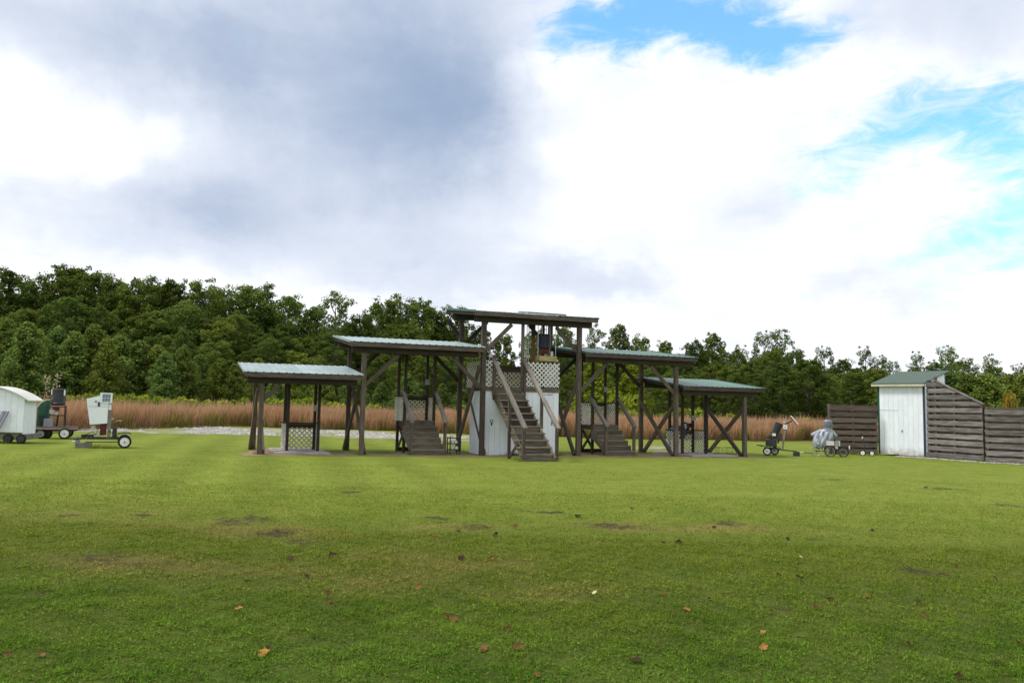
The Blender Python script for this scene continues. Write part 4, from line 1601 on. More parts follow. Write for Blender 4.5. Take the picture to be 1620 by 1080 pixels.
# black rack with white discs beside the left raised stand
x, y = W2(-.75, .75)
e = empty('clay_rack', (x, y, gz(x)), 'black metal rack of white targets between the left raised steps and the white box', 'rack', None, TH)
mb = MB()
for a in (-.17, .17):
    for b in (-.15, .15):
        mb.bar((a, b, 0), (a, b, .58), .03)
mb.build('frame', 'metal_black', e)
for z_ in (.14, .34, .54):
    mb = MB()
    mb.box(-.19, .19, -.17, .17, z_, z_ + .03)
    mb.build('shelf', 'metal_black', e)
for i, (a, z_) in enumerate(((-.08, .17), (.06, .37), (-.06, .37), (-.10, .57), (.09, .17))):
    mb = MB()
    mb.lathe([(.055, 0), (.06, .03), (.05, .09), (.03, .10)], (a, -.06, z_), 12)
    mb.build('target_stack', 'plastic_white', e)
mb = MB()
mb.tube([(.12, -.16, .56), (.20, -.18, .40), (.16, -.18, .3)], .02, 6)
mb.build('handle', 'metal_black', e)


# ------------------------------------------------------------------ wheels
def wheel(e, c, R, wd=.10, axis='y', rim='rim_white', holes=5):
    """tyre with a pressed rim; axis y means the wheel faces -y"""
    w = bpy.data.objects.new('wheel', None)
    COL.objects.link(w)
    w.parent = e
    w.location = c
    mb = MB()
    rot = Matrix.Rotation(math.pi / 2, 3, 'X')
    mb.lathe([(R * .60, -wd / 2), (R * .86, -wd / 2), (R * .97, -wd * .36), (R, -wd * .15), (R, wd * .15), (R * .97, wd * .36), (R * .86, wd / 2), (R * .60, wd / 2)],
             (0, 0, 0), 26, rot)
    mb.build('tyre', 'rubber', w, None, False)
    mb = MB()
    mb.lathe([(R * .62, wd * .46), (R * .68, wd * .57), (R * .62, wd * .56), (R * .56, wd * .50), (R * .30, wd * .53), (R * .16, wd * .56), (R * .10, wd * .60)], (0, 0, 0), 26, rot)
    mb.build('rim', rim, w)
    mb = MB()
    mb.lathe([(R * .11, wd * .5), (R * .12, wd * .66), (R * .06, wd * .70)], (0, 0, 0), 10, rot)
    mb.build('hub', 'metal_black', w)
    if axis == 'x':
        w.rotation_euler = (0, 0, math.pi / 2)
    return w


def barrel(e, c, r0, r1, h, tilt, m='plastic_black', name='magazine'):
    mb = MB()
    R_ = Matrix.Rotation(tilt, 3, 'Y')
    mb.lathe([(r0 * .9, 0), (r0, .03), (r0 * 1.04, h * .16), (r0, h * .18), (r1 * .97, h * .55), (r1, h * .90), (r1 * 1.05, h * .92), (r1 * 1.05, h * .97), (r1 * .9, h)], c, 22, R_)
    return mb.build(name, m, e, None, False)


# ------------------------------------------------------------------ white covered trap trailer (left)
e = empty('trap_trailer', (-12.93, 25.55, gz(-12.9)), 'black trap trailer with white plastic hood and small solar panel', 'trailer', None, .46)
S = .00206
cx, gy = 560, 965


def Q(x_, y_):
    return ((x_ - cx) * S, (gy - y_) * S)


mb = MB()
x0, z0 = Q(378, 610)
x1, z1 = Q(612, 590)
xt0, zt0 = Q(313, 218)
xt1, zt1 = Q(480, 176)
xt2, zt2 = Q(612, 205)
mb.prism([(x0, z0), (x1, z1), (xt2, zt2), (xt1, zt1), (xt0, zt0)], -.26, .26)
hood = mb.build('hood', 'plastic_white', e)
mb = MB()
mb.box(*[Q(472, 0)[0], Q(498, 0)[0]], -.285, -.262, Q(0, 330)[1], Q(0, 265)[1])
mb.box(*[Q(430, 0)[0], Q(455, 0)[0]], -.275, -.262, Q(0, 270)[1], Q(0, 250)[1])
mb.build('hood_latch', 'metal_black', hood)
a0, b0 = Q(612, 830)
a1, b1 = Q(640, 285)
mb = MB()
mb.bar((a0 + .07, -.2, b0), (a1, -.2, b1 + .04), .10, .06, up=(0, 1, 0))
mb.build('mast', 'steel_post', e)
mb = MB()
mb.box(Q(618, 0)[0], Q(660, 0)[0], -.242, -.236, Q(0, 385)[1], Q(0, 295)[1])
mb.build('mast_label', 'card_white', e)
sp_ = MB()
sp_.box(Q(495, 0)[0], Q(665, 0)[0], -.30, -.27, Q(0, 280)[1], Q(0, 125)[1])
pan = sp_.build('solar_panel', 'plastic_white', e)
for i in range(3):
    for j in range(2):
        mb = MB()
        xa = Q(528 + 38 * i, 0)[0]
        za = Q(0, 262 - 62 * j)[1]
        mb.box(xa, xa + 34 * S, -.304, -.3005, za, za + 57 * S)
        mb.build('solar_cell', 'solar_cell', pan)
mb = MB()
for yy in (-.30, .30):
    mb.bar((Q(180, 0)[0] + (0.35 if True else 0), yy * .9, .30), (Q(900, 0)[0], yy, .30), .04, .06)
mb.bar((Q(180, 0)[0], 0, .27), (Q(330, 0)[0], -.27, .30), .04, .05)
mb.bar((Q(180, 0)[0], 0, .27), (Q(330, 0)[0], .27, .30), .04, .05)
for xx in (330, 620, 800):
    mb.bar((Q(xx, 0)[0], -.29, .30), (Q(xx, 0)[0], .29, .30), .04, .05)
mb.bar((Q(330, 0)[0], -.25, .19), (Q(780, 0)[0], -.25, .19), .025, .025)
mb.bar((Q(865, 0)[0], -.42, .20), (Q(865, 0)[0], .42, .20), .035, .035)
mb.build('chassis', 'metal_black', e)
mb = MB()
mb.box(Q(270, 0)[0], Q(440, 0)[0], -.22, .2, .335, .42)
mb.build('tool_tray', 'metal_black', e)
mb = MB()
mb.box(Q(690, 0)[0], Q(755, 0)[0], -.30, -.05, .30, .64)
mb.build('battery_box', 'metal_black', e)
mb = MB()
mb.box(Q(520, 0)[0], Q(610, 0)[0], -.12, .15, .40, .76)
mb.build('motor', 'rust_red', e)
mb = MB()
mb.box(Q(395, 0)[0], Q(455, 0)[0], -.14, .0, .58, .70)
mb.box(Q(440, 0)[0], Q(520, 0)[0], -.1, .05, .43, .53)
mb.build('control_box', 'cream_paint', e)
mb = MB()
mb.bar((Q(400, 0)[0], -.2, .34), (Q(570, 0)[0], -.05, .40), .03)
mb.bar((Q(265, 0)[0], -.1, .40), (Q(480, 0)[0], -.2, .36), .025)
mb.tube([(Q(150, 0)[0], 0, .18), (Q(260, 0)[0], 0, .20)], .03, 8)
mb.tube([(Q(200, 0)[0], 0, .14), (Q(200, 0)[0], 0, .34)], .02, 8)
mb.build('throwing_arm', 'galvanised', e)
mb = MB()
mb.tube([(Q(665, 0)[0], -.2, Q(0, 530)[1]), (Q(700, 0)[0], -.2, Q(0, 515)[1])], .012, 6)
mb.tube([(Q(730, 0)[0], -.15, Q(0, 560)[1]), (Q(760, 0)[0], -.15, Q(0, 545)[1]), (Q(815, 0)[0], -.15, Q(0, 550)[1])], .007, 6)
mb.build('launch_rod', 'plastic_white', e)
for k_, (pa, pb, pc) in enumerate((((470, .42), (500, .60), (540, .66)), ((300, .38), (420, .52), (470, .40)), ((640, .55), (700, .45), (720, .62)))):
    mb = MB()
    mb.tube([(Q(pa[0], 0)[0], -.24, pa[1]), (Q(pb[0], 0)[0], -.27, pb[1]), (Q(pc[0], 0)[0], -.24, pc[1])], .011, 6)
    mb.build('cable', 'rubber', e)
mb = MB()
xs_ = [Q(313, 0)[0], Q(612, 0)[0]]
mb.box(Q(338, 0)[0], Q(611, 0)[0], -.264, -.2605, Q(0, 338)[1], Q(0, 333)[1])
mb.build('hood_seam', 'box_grey', hood)
mb = MB()
mb.box(Q(205, 0)[0], Q(245, 0)[0], -.05, .05, .17, .36)
mb.build('tongue_jack', 'metal_grey', e)
wx, wz = Q(868, 868)
wheel(e, (wx, -.42, .20), .20, .11)
wheel(e, (wx, .42, .20), .20, .11)
for yy in (-.42, .42):
    mb = MB()
    pts = [(wx - .24, .34), (wx - .20, .44), (wx - .05, .475), (wx + .14, .47), (wx + .19, .42)]
    pts = pts + [(a * 1.0, b - .02) for a, b in reversed(pts)]
    mb.prism(pts, yy - .08, yy + .08)
    mb.build('fender', 'metal_black', e)
bl = MB()
bl.box(-.235, .235, -.10, .10, 0, .165)
o = bl.build('concrete_block', 'block', None, None, False, (-13.30, 25.15, gz(-13.3) - .005))
o.rotation_euler = (0, 0, .46)
tagged(o, 'grey concrete block propping the tongue of the white-hooded trailer', 'block')

# ------------------------------------------------------------------ green trailer with black magazine
e = empty('trap_trailer', (-17.0, 30.0, gz(-17.0)), 'flatbed trap trailer with tall black barrel and green curved cover', 'trailer', None, .42)
S = .00262
cx, gy = 800, 845
mb = MB()
mb.box(Q(540, 0)[0], Q(1080, 0)[0], -.5, .5, .345, .42)
bed = mb.build('bed', 'pink_wood', e)
for i in range(6):
    mb = MB()
    mb.box(Q(538, 0)[0], Q(1082, 0)[0], -.5 + i / 6 + .01, -.5 + (i + 1) / 6 - .01, .421, .445)
    mb.build('bed_plank', 'wood_brown', bed)
mb = MB()
mb.bar((Q(560, 0)[0], -.3, .31), (Q(1080, 0)[0], -.3, .31), .05, .06)
mb.bar((Q(560, 0)[0], .3, .31), (Q(1080, 0)[0], .3, .31), .05, .06)
mb.bar((Q(950, 0)[0], -.55, .2), (Q(950, 0)[0], .55, .2), .05)
mb.bar((Q(680, 0)[0], -.3, .22), (Q(950, 0)[0], -.3, .22), .03)
mb.build('chassis', 'metal_black', e)
wheel(e, (Q(952, 0)[0], -.56, .205), .205, .13)
wheel(e, (Q(952, 0)[0], .56, .205), .205, .13)
wheel(e, (Q(650, 0)[0], -.35, .185), .185, .13, rim='metal_grey')
wheel(e, (Q(720, 0)[0], -.15, .185), .185, .13, rim='metal_black')
bar_ = barrel(e, (Q(832, 0)[0], 0, Q(0, 382)[1]), .235, .235, .63, 0.0)
for (a, za, zb) in ((-2.75, 1.62, 1.82), (-.66, 1.60, 1.80)):
    mb2 = MB()
    mb2.bar((.247 * math.cos(a) + Q(832, 0)[0], .247 * math.sin(a), za), (.247 * math.cos(a) + Q(832, 0)[0], .247 * math.sin(a), zb), .07, .006,
            up=(math.cos(a), math.sin(a), 0))
    mb2.build('decal', 'card_white', bar_)
mb = MB()
pts = [(Q(585, 0)[0], .445), (Q(580, 0)[0], Q(0, 400)[1]), (Q(620, 0)[0], Q(0, 335)[1]), (Q(680, 0)[0], Q(0, 300)[1]), (Q(722, 0)[0], Q(0, 295)[1]), (Q(722, 0)[0], .445)]
mb.prism(pts, -.1, .45)
cov = mb.build('curved_cover', 'green_paint', e)
mb = MB()
pp = pts[1:5]
pp2 = [(a + .012, b - .03) for a, b in reversed(pp)]
mb.prism([(a - .008, b + .012) for a, b in pp] + pp2, -.13, -.101)
mb.build('cover_edge', 'cream_paint', cov)
mb = MB()
for a, b in ((700, -.22), (925, -.22), (700, .22), (925, .22)):
    mb.bar((Q(a, 0)[0], b, .445), (Q(a - 0, 0)[0], b, Q(0, 380)[1]), .03)
for z_ in (Q(0, 400)[1], Q(0, 520)[1]):
    mb.bar((Q(700, 0)[0], -.22, z_), (Q(925, 0)[0], -.22, z_), .03)
    mb.bar((Q(700, 0)[0], .22, z_), (Q(925, 0)[0], .22, z_), .03)
mb.bar((Q(830, 0)[0], -.05, .445), (Q(840, 0)[0], -.05, .86), .06)
mb.build('frame', 'metal_black', e)
mb = MB()
mb.box(Q(680, 0)[0], Q(790, 0)[0], -.42, -.2, .446, Q(0, 562)[1])
mb.build('grey_box', 'box_grey', e)
mb = MB()
mb.box(Q(615, 0)[0], Q(668, 0)[0], -.35, -.2, Q(0, 600)[1], Q(0, 512)[1])
mb.bar((Q(640, 0)[0], -.28, .445), (Q(640, 0)[0], -.28, Q(0, 598)[1]), .04)
mb.build('battery_box', 'metal_black', e)
mb = MB()
mb.box(Q(735, 0)[0], Q(800, 0)[0], -.25, -.05, Q(0, 490)[1], Q(0, 440)[1])
mb.tube([(Q(825, 0)[0], -.28, Q(0, 492)[1]), (Q(825, 0)[0], -.1, Q(0, 492)[1])], .055, 10)
mb.build('motor', 'galvanised', e)
mb = MB()
mb.box(Q(770, 0)[0], Q(850, 0)[0], -.2, .1, Q(0, 455)[1], Q(0, 405)[1])
mb.build('gearbox', 'rust_red', e)

# ------------------------------------------------------------------ white shed trailer at the left edge
e = empty('shed_trailer', (-17.08, 26.6, gz(-17.0)), 'white curved-roof shed on a low olive trailer base at the left edge', 'shed', None, .10)
HW, DP = 1.12, .42
zb, ze = .36, 1.48
nb = 11
arc = lambda x_: ze + .34 * (1 - (x_ / HW) ** 2)
for i in range(nb):
    a, b = -HW + 2 * HW * i / nb + .003, -HW + 2 * HW * (i + 1) / nb - .003
    for yy0, yy1 in ((-DP, -DP + .02), (DP - .02, DP)):
        mb = MB()
        mb.prism([(a, zb), (b, zb), (b, arc(b) - .02), (a, arc(a) - .02)], yy0, yy1)
        mb.build('siding_board', 'white_paint', e)
for s in (-1, 1):
    for i in range(4):
        y0 = -DP + .025 + (2 * DP - .05) * i / 4
        mb = MB()
        xa = s * HW
        mb.box(min(xa, xa - s * .02), max(xa, xa - s * .02), y0 + .002, y0 + (2 * DP - .05) / 4 - .002, zb - .06, ze - .02)
        mb.build('side_board', 'white_paint', e)
mb = MB()
mb.box(HW - .03, HW + .006, DP - .012, DP + .014, zb - .06, ze)
mb.build('corner_trim', 'cream_paint', e)
xs = np.linspace(-HW - .16, HW + .16, 15)
prof = [(x_, ze + .34 * (1 - (x_ / HW) ** 2) + .0) for x_ in xs]
mb = MB()
mb.prism([(a, b + .035) for a, b in prof] + [(a, b) for a, b in reversed(prof)], -DP - .1, DP + .1)
mb.build('roof', 'white_dirty', e)
mb = MB()
mb.box(-HW - .05, HW + .12, -DP - .02, DP + .02, .12, zb - .062)
mb.build('base', 'olive_paint', e)
for xx in (-.2, .72, 1.12):
    wheel(e, (xx, -DP - .06, .155), .155, .09, rim='metal_black')
mb = MB()
mb.box(-.2, .55, -DP - .045, -DP - .022, .13, .30)
mb.build('skirt_board', 'olive_paint', e)

pe = empty('leaning_panel', (-16.85, 25.95, gz(-16.8) + .36), 'stack of grey slatted panels leaning against the white shed trailer', 'panel', None, .10)
for i in range(4):
    xx = .02 + .11 * i
    mb = MB()
    mb.bar((xx - .02, 0, .16), (xx + .16, .12, .68), .095, .03, up=(0, 1, 0))
    mb.build('slat', ['cream_paint', 'metal_grey', 'metal_grey', 'box_grey'][i], pe)
    mb = MB()
    mb.bar((xx + .035, -.01, .16), (xx + .215, .11, .68), .014, .036, up=(0, 1, 0))
    mb.build('edge_strip', ['metal_black', 'plastic_white', 'solar_blue', 'solar_blue'][i], pe)
mb = MB()
mb.box(-.30, .24, -.06, .2, .0, .16)
mb.build('tray', 'olive_paint', pe)

# ------------------------------------------------------------------ right trap trailer (leaning black magazine)
e = empty('trap_trailer', (11.0, 33.2, gz(11.0)), 'small black trap trailer with leaning barrel and red-edged solar panel', 'trailer', None, -.30)
S = .001956
cx, gy = 480, 950
wheel(e, (Q(285, 0)[0], -.30, .172), .172, .10)
wheel(e, (Q(440, 0)[0], .30, .172), .172, .10)
for a, yy in ((285, -.30), (440, .30)):
    wx = Q(a, 0)[0]
    mb = MB()
    pts = [(wx - .26, .37), (wx - .12, .395), (wx + .08, .39), (wx + .22, .30), (wx + .26, .22)]
    mb.prism(pts + [(p, q - .02) for p, q in reversed(pts)], yy - .07, yy + .07)
    mb.build('fender', 'metal_black', e)
mb = MB()
mb.bar((Q(75, 0)[0], -.28, .41), (Q(230, 0)[0], -.28, .385), .06, .04)
mb.bar((Q(230, 0)[0], -.2, .30), (Q(560, 0)[0], -.1, .26), .05, .06)
mb.bar((Q(230, 0)[0], .2, .30), (Q(560, 0)[0], .1, .26), .05, .06)
mb.bar((Q(480, 0)[0], 0, .25), (Q(880, 0)[0], 0, .19), .05, .045)
mb.bar((Q(880, 0)[0], 0, .17), (Q(1190, 0)[0], 0, .12), .03, .03)
mb.bar((Q(360, 0)[0], -.34, .172), (Q(360, 0)[0], .34, .172), .04)
mb.build('chassis', 'metal_black', e)
mb = MB()
mb.tube([(Q(930, 0)[0], -.02, .15), (Q(1010, 0)[0], -.02, .17)], .022, 8)
mb.build('coupling', 'galvanised', e)
mb = MB()
mb.box(Q(255, 0)[0], Q(480, 0)[0], -.18, .18, .36, .64)
mb.build('battery_box', 'plastic_black', e)
mb = MB()
mb.box(Q(330, 0)[0], Q(560, 0)[0], -.16, .16, .68, .84)
mb.bar((Q(370, 0)[0], -.1, .60), (Q(420, 0)[0], -.1, .92), .06)
mb.bar((Q(500, 0)[0], -.1, .50), (Q(560, 0)[0], -.1, .9), .06)
mb.build('trap_base', 'metal_black', e)
mb = MB()
mb.bar((Q(290, 0)[0], -.18, .70), (Q(345, 0)[0], -.18, .78), .06)
mb.bar((Q(430, 0)[0], -.17, .70), (Q(540, 0)[0], -.17, .65), .02)
mb.build('throw_plate', 'rust_red', e)
barrel(e, (Q(430, 0)[0], 0, .84), .15, .16, .54, .40)
mb = MB()
mb.lathe([(.085, 0), (.07, .02), (.03, .05)], (Q(640, 0)[0], .0, 1.36), 12)
mb.build('cap', 'box_grey', e)
mb = MB()
mb.box(Q(390, 0)[0], Q(460, 0)[0], -.20, -.165, .80, .90)
mb.build('label_plate', 'card_white', e)
mb = MB()
mb.bar((Q(595, 0)[0], -.05, .25), (Q(655, 0)[0], -.05, 1.30), .075, .05, up=(0, 1, 0))
mb.build('mast', 'steel_post', e)
mb = MB()
mb.box(Q(612, 0)[0], Q(690, 0)[0], -.10, -.085, Q(0, 395)[1], Q(0, 302)[1])
pn = mb.build('number_plate', 'card_white', e)
mb = MB()
xa, za = Q(636, 0)[0], Q(0, 375)[1]
for (a, b, c, d) in ((0, 0, .045, .012), (0, .085, .045, .097), (0, 0, .012, .097), (.034, 0, .046, .097)):
    mb.box(xa + a, xa + c, -.103, -.1005, za + b, za + d)
mb.build('number', 'box_grey', pn)
mb = MB()
mb.bar((Q(640, 0)[0], -.05, 1.27), (Q(790, 0)[0], -.05, 1.43), .05)
mb.build('arm', 'metal_black', e)
mb = MB()
p0, p1 = Q(765, 115), Q(905, 285)
mb.bar((p0[0], -.05, p0[1]), (p1[0], -.05, p1[1]), .36, .035)
pp_ = mb.build('solar_panel', 'plastic_white', e)
mb = MB()
mb.bar((p0[0] - .022, -.05, p0[1] - .05), (p1[0] - .062, -.05, p1[1] - .022), .34, .03)
mb.build('panel_back', 'red_paint', pp_)
mb = MB()
mb.bar((p0[0] + .030, -.05, p0[1] - .0), (p1[0] + .0, -.05, p1[1] + .036), .32, .008)
mb.build('solar_cell', 'solar_cell', pp_)
blk = MB()
blk.box(-.105, .105, -.10, .10, 0, .175)
bx_, by_ = 11.0 + math.cos(.3) * Q(866, 0)[0], 33.2 - math.sin(.3) * Q(866, 0)[0]
o = blk.build('prop_block', 'plastic_black', None, None, False, (bx_, by_ - .02, gz(bx_) - .004))
tagged(o, 'black block under the drawbar of the right trap trailer', 'block')


# ------------------------------------------------------------------ spoked wheels and the poncho-covered machine
def spoke_wheel(e, c, R, m='metal_black', tyre='rubber', n=12):
    w = bpy.data.objects.new('wheel', None)
    COL.objects.link(w)
    w.parent = e
    w.location = c
    mb = MB()
    mb.ring((0, 0, 0), R - .012, .016, 'y', 26, 6)
    mb.build('tyre', tyre, w)
    mb = MB()
    mb.ring((0, 0, 0), R - .033, .008, 'y', 26, 6)
    mb.build('rim', 'galvanised', w)
    mb = MB()
    for k in range(n):
        a = 2 * math.pi * k / n
        mb.tube([(.02 * math.cos(a + .6), 0, .02 * math.sin(a + .6)), ((R - .03) * math.cos(a), 0, (R - .03) * math.sin(a))], .004, 4)
    mb.tube([(0, -.04, 0), (0, .04, 0)], .025, 8)
    mb.build('spokes', m, w)
    return w


S = .00206
cx, gy = 450, 865
e = empty('covered_trap', (13.15, 33.5, gz(13.15)), 'spoke-wheeled hand trap draped in a silver-grey hooded plastic poncho', 'trap machine', None, -.36)
mb = MB()
# poncho body: stacked uneven rings with folds
rings = [(Q(0, 300)[1], .10, .13, 490), (Q(0, 330)[1], .22, .17, 480), (Q(0, 400)[1], .34, .20, 440), (Q(0, 470)[1], .36, .22, 420), (Q(0, 560)[1], .33, .22, 380),
         (Q(0, 640)[1], .24, .20, 350), (Q(0, 690)[1], .10, .13, 390)]
NN = 40
b0 = 0
for ri, (z_, rx, ry, xc) in enumerate(rings):
    for k in range(NN):
        a = 2 * math.pi * k / NN
        fold = 1 + (.06 + .045 * ri) * math.sin(9 * a + .6 * ri) + .03 * math.sin(17 * a + 2)
        zz = z_ + (.05 * math.sin(5 * a + 1) + .03 * math.sin(11 * a) if ri >= 5 else 0)
        mb.v.append((Q(xc, 0)[0] + rx * fold * math.cos(a), ry * fold * math.sin(a), zz))
for ri in range(len(rings) - 1):
    for k in range(NN):
        k2 = (k + 1) % NN
        mb.f.append((ri * NN + k2, ri * NN + k, (ri + 1) * NN + k, (ri + 1) * NN + k2))
mb.f.append(tuple(range(NN)))
mb.f.append(tuple((len(rings) - 1) * NN + k for k in range(NN))[::-1])
mb.build('poncho', 'poncho', e, None, True)
for (xa, za, xb, zb_, s) in ((370, 330, 178, 440, 1), (545, 345, 645, 455, 1)):
    mb = MB()
    p0, p1 = Q(xa, za), Q(xb, zb_)
    n0 = len(mb.v)
    d = Vector((p1[0] - p0[0], 0, p1[1] - p0[1])).normalized()
    nn = Vector((-d.z, 0, d.x))
    for t_, rr in ((0, .06), (.5, .085), (1.0, .095)):
        c = Vector((p0[0] + (p1[0] - p0[0]) * t_, 0, p0[1] + (p1[1] - p0[1]) * t_)) - Vector((0, 0, .02 * t_))
        for k in range(18):
            a = 2 * math.pi * k / 18
            f_ = 1 + .12 * math.sin(5 * a + t_)
            mb.v.append(tuple(c + nn * rr * f_ * math.cos(a) * .8 + Vector((0, 1, 0)) * rr * .9 * f_ * math.sin(a)))
    for q in range(2):
        for k in range(18):
            k2 = (k + 1) % 18
            mb.f.append((q * 18 + k, q * 18 + k2, (q + 1) * 18 + k2, (q + 1) * 18 + k))
    mb.f.append(tuple(36 + k for k in range(18)))
    mb.build('sleeve', 'poncho', e, None, True)
mb = MB()
mb.lathe([(.20, Q(0, 345)[1]), (.165, Q(0, 300)[1]), (.185, Q(0, 230)[1]), (.175, Q(0, 165)[1]), (.13, Q(0, 135)[1]), (.03, Q(0, 126)[1])], (Q(490, 0)[0], 0, 0), 14)
mb.v = [(a * (1 + .05 * math.sin(13 * i)), b, c) for i, (a, b, c) in enumerate(mb.v)]
mb.build('hood', 'poncho_dark', e)
spoke_wheel(e, (Q(265, 0)[0], -.16, .215), .215, tyre='galvanised')
spoke_wheel(e, (Q(520, 0)[0], -.22, .215), .215)
spoke_wheel(e, (Q(540, 0)[0], .16, .215), .215)
mb = MB()
mb.bar((Q(265, 0)[0], -.16, .215), (Q(540, 0)[0], -.10, .24), .03)
mb.bar((Q(300, 0)[0], .1, .22), (Q(540, 0)[0], .1, .24), .03)
mb.bar((Q(520, 0)[0], -.22, .215), (Q(540, 0)[0], .16, .215), .03)
mb.bar((Q(420, 0)[0], 0, .22), (Q(470, 0)[0], 0, 1.2), .05)
mb.bar((Q(540, 0)[0], -.06, .24), (Q(620, 0)[0], -.06, .75), .05)
mb.build('frame', 'metal_black', e)
mb = MB()
mb.box(Q(400, 0)[0], Q(520, 0)[0], -.13, .02, .20, .27)
mb.build('linkage', 'galvanised', e)
mb = MB()
mb.box(Q(455, 0)[0], Q(602, 0)[0], -.262, -.25, Q(0, 636)[1], Q(0, 548)[1])
mb.build('blank_card', 'card_pink', e)

e = empty('hand_trap', (13.85, 33.55, gz(13.85)), 'small spoke-wheeled trap cart with a white card numbered 5', 'trap machine', None, -.38)
cx = 760
spoke_wheel(e, (Q(770, 0)[0], -.16, .19), .19)
spoke_wheel(e, (Q(790, 0)[0], .18, .19), .19)
mb = MB()
mb.bar((Q(660, 0)[0], -.14, .28), (Q(860, 0)[0], -.14, .42), .025)
mb.bar((Q(680, 0)[0], .10, .44), (Q(880, 0)[0], .10, .44), .025)
mb.bar((Q(680, 0)[0], -.14, .44), (Q(880, 0)[0], -.14, .44), .025)
mb.bar((Q(690, 0)[0], -.14, .2), (Q(690, 0)[0], -.14, .46), .025)
mb.bar((Q(850, 0)[0], -.14, .2), (Q(890, 0)[0], -.14, .44), .025)
mb.bar((Q(690, 0)[0], -.12, .2), (Q(860, 0)[0], -.12, .2), .025)
mb.bar((Q(770, 0)[0], -.16, .19), (Q(790, 0)[0], .18, .19), .03)
mb.bar((Q(650, 0)[0], -.15, .1), (Q(660, 0)[0], -.15, .64), .03)
mb.build('frame', 'metal_black', e)
mb = MB()
mb.tube([(Q(890, 0)[0], -.14, Q(0, 700)[1]), (Q(890, 0)[0], -.14, Q(0, 632)[1])], .026, 8)
mb.build('white_grip', 'card_white', e)
mb = MB()
mb.box(Q(628, 0)[0], Q(718, 0)[0], -.18, -.168, Q(0, 648)[1], Q(0, 545)[1])
mb.box(Q(624, 0)[0], Q(676, 0)[0], -.18, -.168, Q(0, 702)[1], Q(0, 656)[1])
cdp = mb.build('number_card', 'card_white', e)
xa, za = Q(650, 0)[0], Q(0, 636)[1]
mb = MB()
for (a, b, c, d) in ((0, .130, .085, .150), (0, .075, .022, .130), (.0, .072, .075, .092), (.065, .018, .088, .078), (0, .0, .075, .022)):
    mb.box(xa + a, xa + c, -.183, -.1805, za + b, za + d)
mb.build('number', 'ink', cdp)

e = empty('hand_cart', (15.5, 35.1, gz(15.5)), 'two-wheeled black hand cart with upright pole before the left fence', 'cart', None, -.40)
wheel(e, (-.12, -.12, .125), .125, .08)
wheel(e, (.25, .05, .115), .115, .08)
mb = MB()
mb.bar((-.12, -.12, .125), (.25, .05, .12), .03)
mb.bar((-.05, 0, .12), (-.03, 0, .42), .05)
mb.bar((-.03, 0, .40), (-.13, 0, .95), .022)
mb.bar((-.13, 0, .92), (-.19, 0, .98), .04)
mb.build('frame', 'metal_black', e)
mb = MB()
mb.box(-.15, -.09, -.03, .03, .74, .83)
mb.build('clamp', 'cream_paint', e)

# ================================================================== shed and fence at the right
PH = math.radians(-48)
fxR = Vector((18.0, 34.9))
dF = Vector((math.cos(math.radians(-47)), math.sin(math.radians(-47))))   # along the front, left to right
dB = Vector((-dF.y, dF.x))
WS, DS = 1.98, 2.6
fxL = fxR - dF * WS
base = gz(17.3)
e = empty('white_shed', ((fxL.x + fxR.x) / 2, (fxL.y + fxR.y) / 2, base), 'tall white shed with green lean-to roof between fence sections', 'shed', None, math.radians(-47))
HF, HBK = 3.22, 3.78
nb = 9
doors = bpy.data.objects.new('door', None)
COL.objects.link(doors)
doors.parent = e
for i in range(nb):
    a, b = -WS / 2 + .05 + (WS - .10) * i / nb + .003, -WS / 2 + .05 + (WS - .10) * (i + 1) / nb - .003
    mb = MB()
    if i < 4:
        mb.box(a, b, 0, .022, 2.02, HF)
        mb.build('siding_board', 'white_splashed', e)
        mb = MB()
        mb.box(a, b, 0, .022, .06 + .02 * (i % 2), 2.005)
        mb.build('door_board', 'white_splashed', doors)
    else:
        mb.box(a, b, 0, .022, .05, HF)
        mb.build('siding_board', 'white_splashed', e)
mb = MB()
mb.box(.02, .07, -.03, 0, 1.12, 1.16)
mb.ring((.03, -.03, 1.10), .025, .006, 'y', 12, 5)
mb.build('latch', 'metal_grey', doors)
for i in range(8):
    y0 = .03 + (DS - .06) * i / 8
    for xx, s in ((WS / 2 - .022, 1), (-WS / 2, -1)):
        mb = MB()
        z0_ = HF + (HBK - HF) * y0 / DS
        z1_ = HF + (HBK - HF) * (y0 + (DS - .06) / 8) / DS
        y1 = y0 + (DS - .06) / 8 - .004
        mb.add([(xx, y0, .05), (xx + .022, y0, .05), (xx + .022, y1, .05), (xx, y1, .05), (xx, y0, z0_), (xx + .022, y0, z0_), (xx + .022, y1, z1_), (xx, y1, z1_)], BOX_F)
        mb.build('side_board', 'white_splashed', e)
mb = MB()
mb.box(-WS / 2, WS / 2, DS - .025, DS, .05, HBK)
mb.build('back_wall', 'white_splashed', e)
for xx, y_, h_, m_ in ((-WS / 2 - .004, 0, HF, 'trim_green'), (WS / 2 - .052, 0, HF, 'trim_navy'), (WS / 2 - .052, DS - .05, HBK, 'trim_navy')):
    mb = MB()
    mb.box(xx, xx + .07, y_ - .016, y_ + .06, .04, h_ - .005)
    mb.build('corner_trim', m_, e)
mb = MB()
sl_ = (HBK - HF) / DS
yf, yb_ = -.22, DS + .30
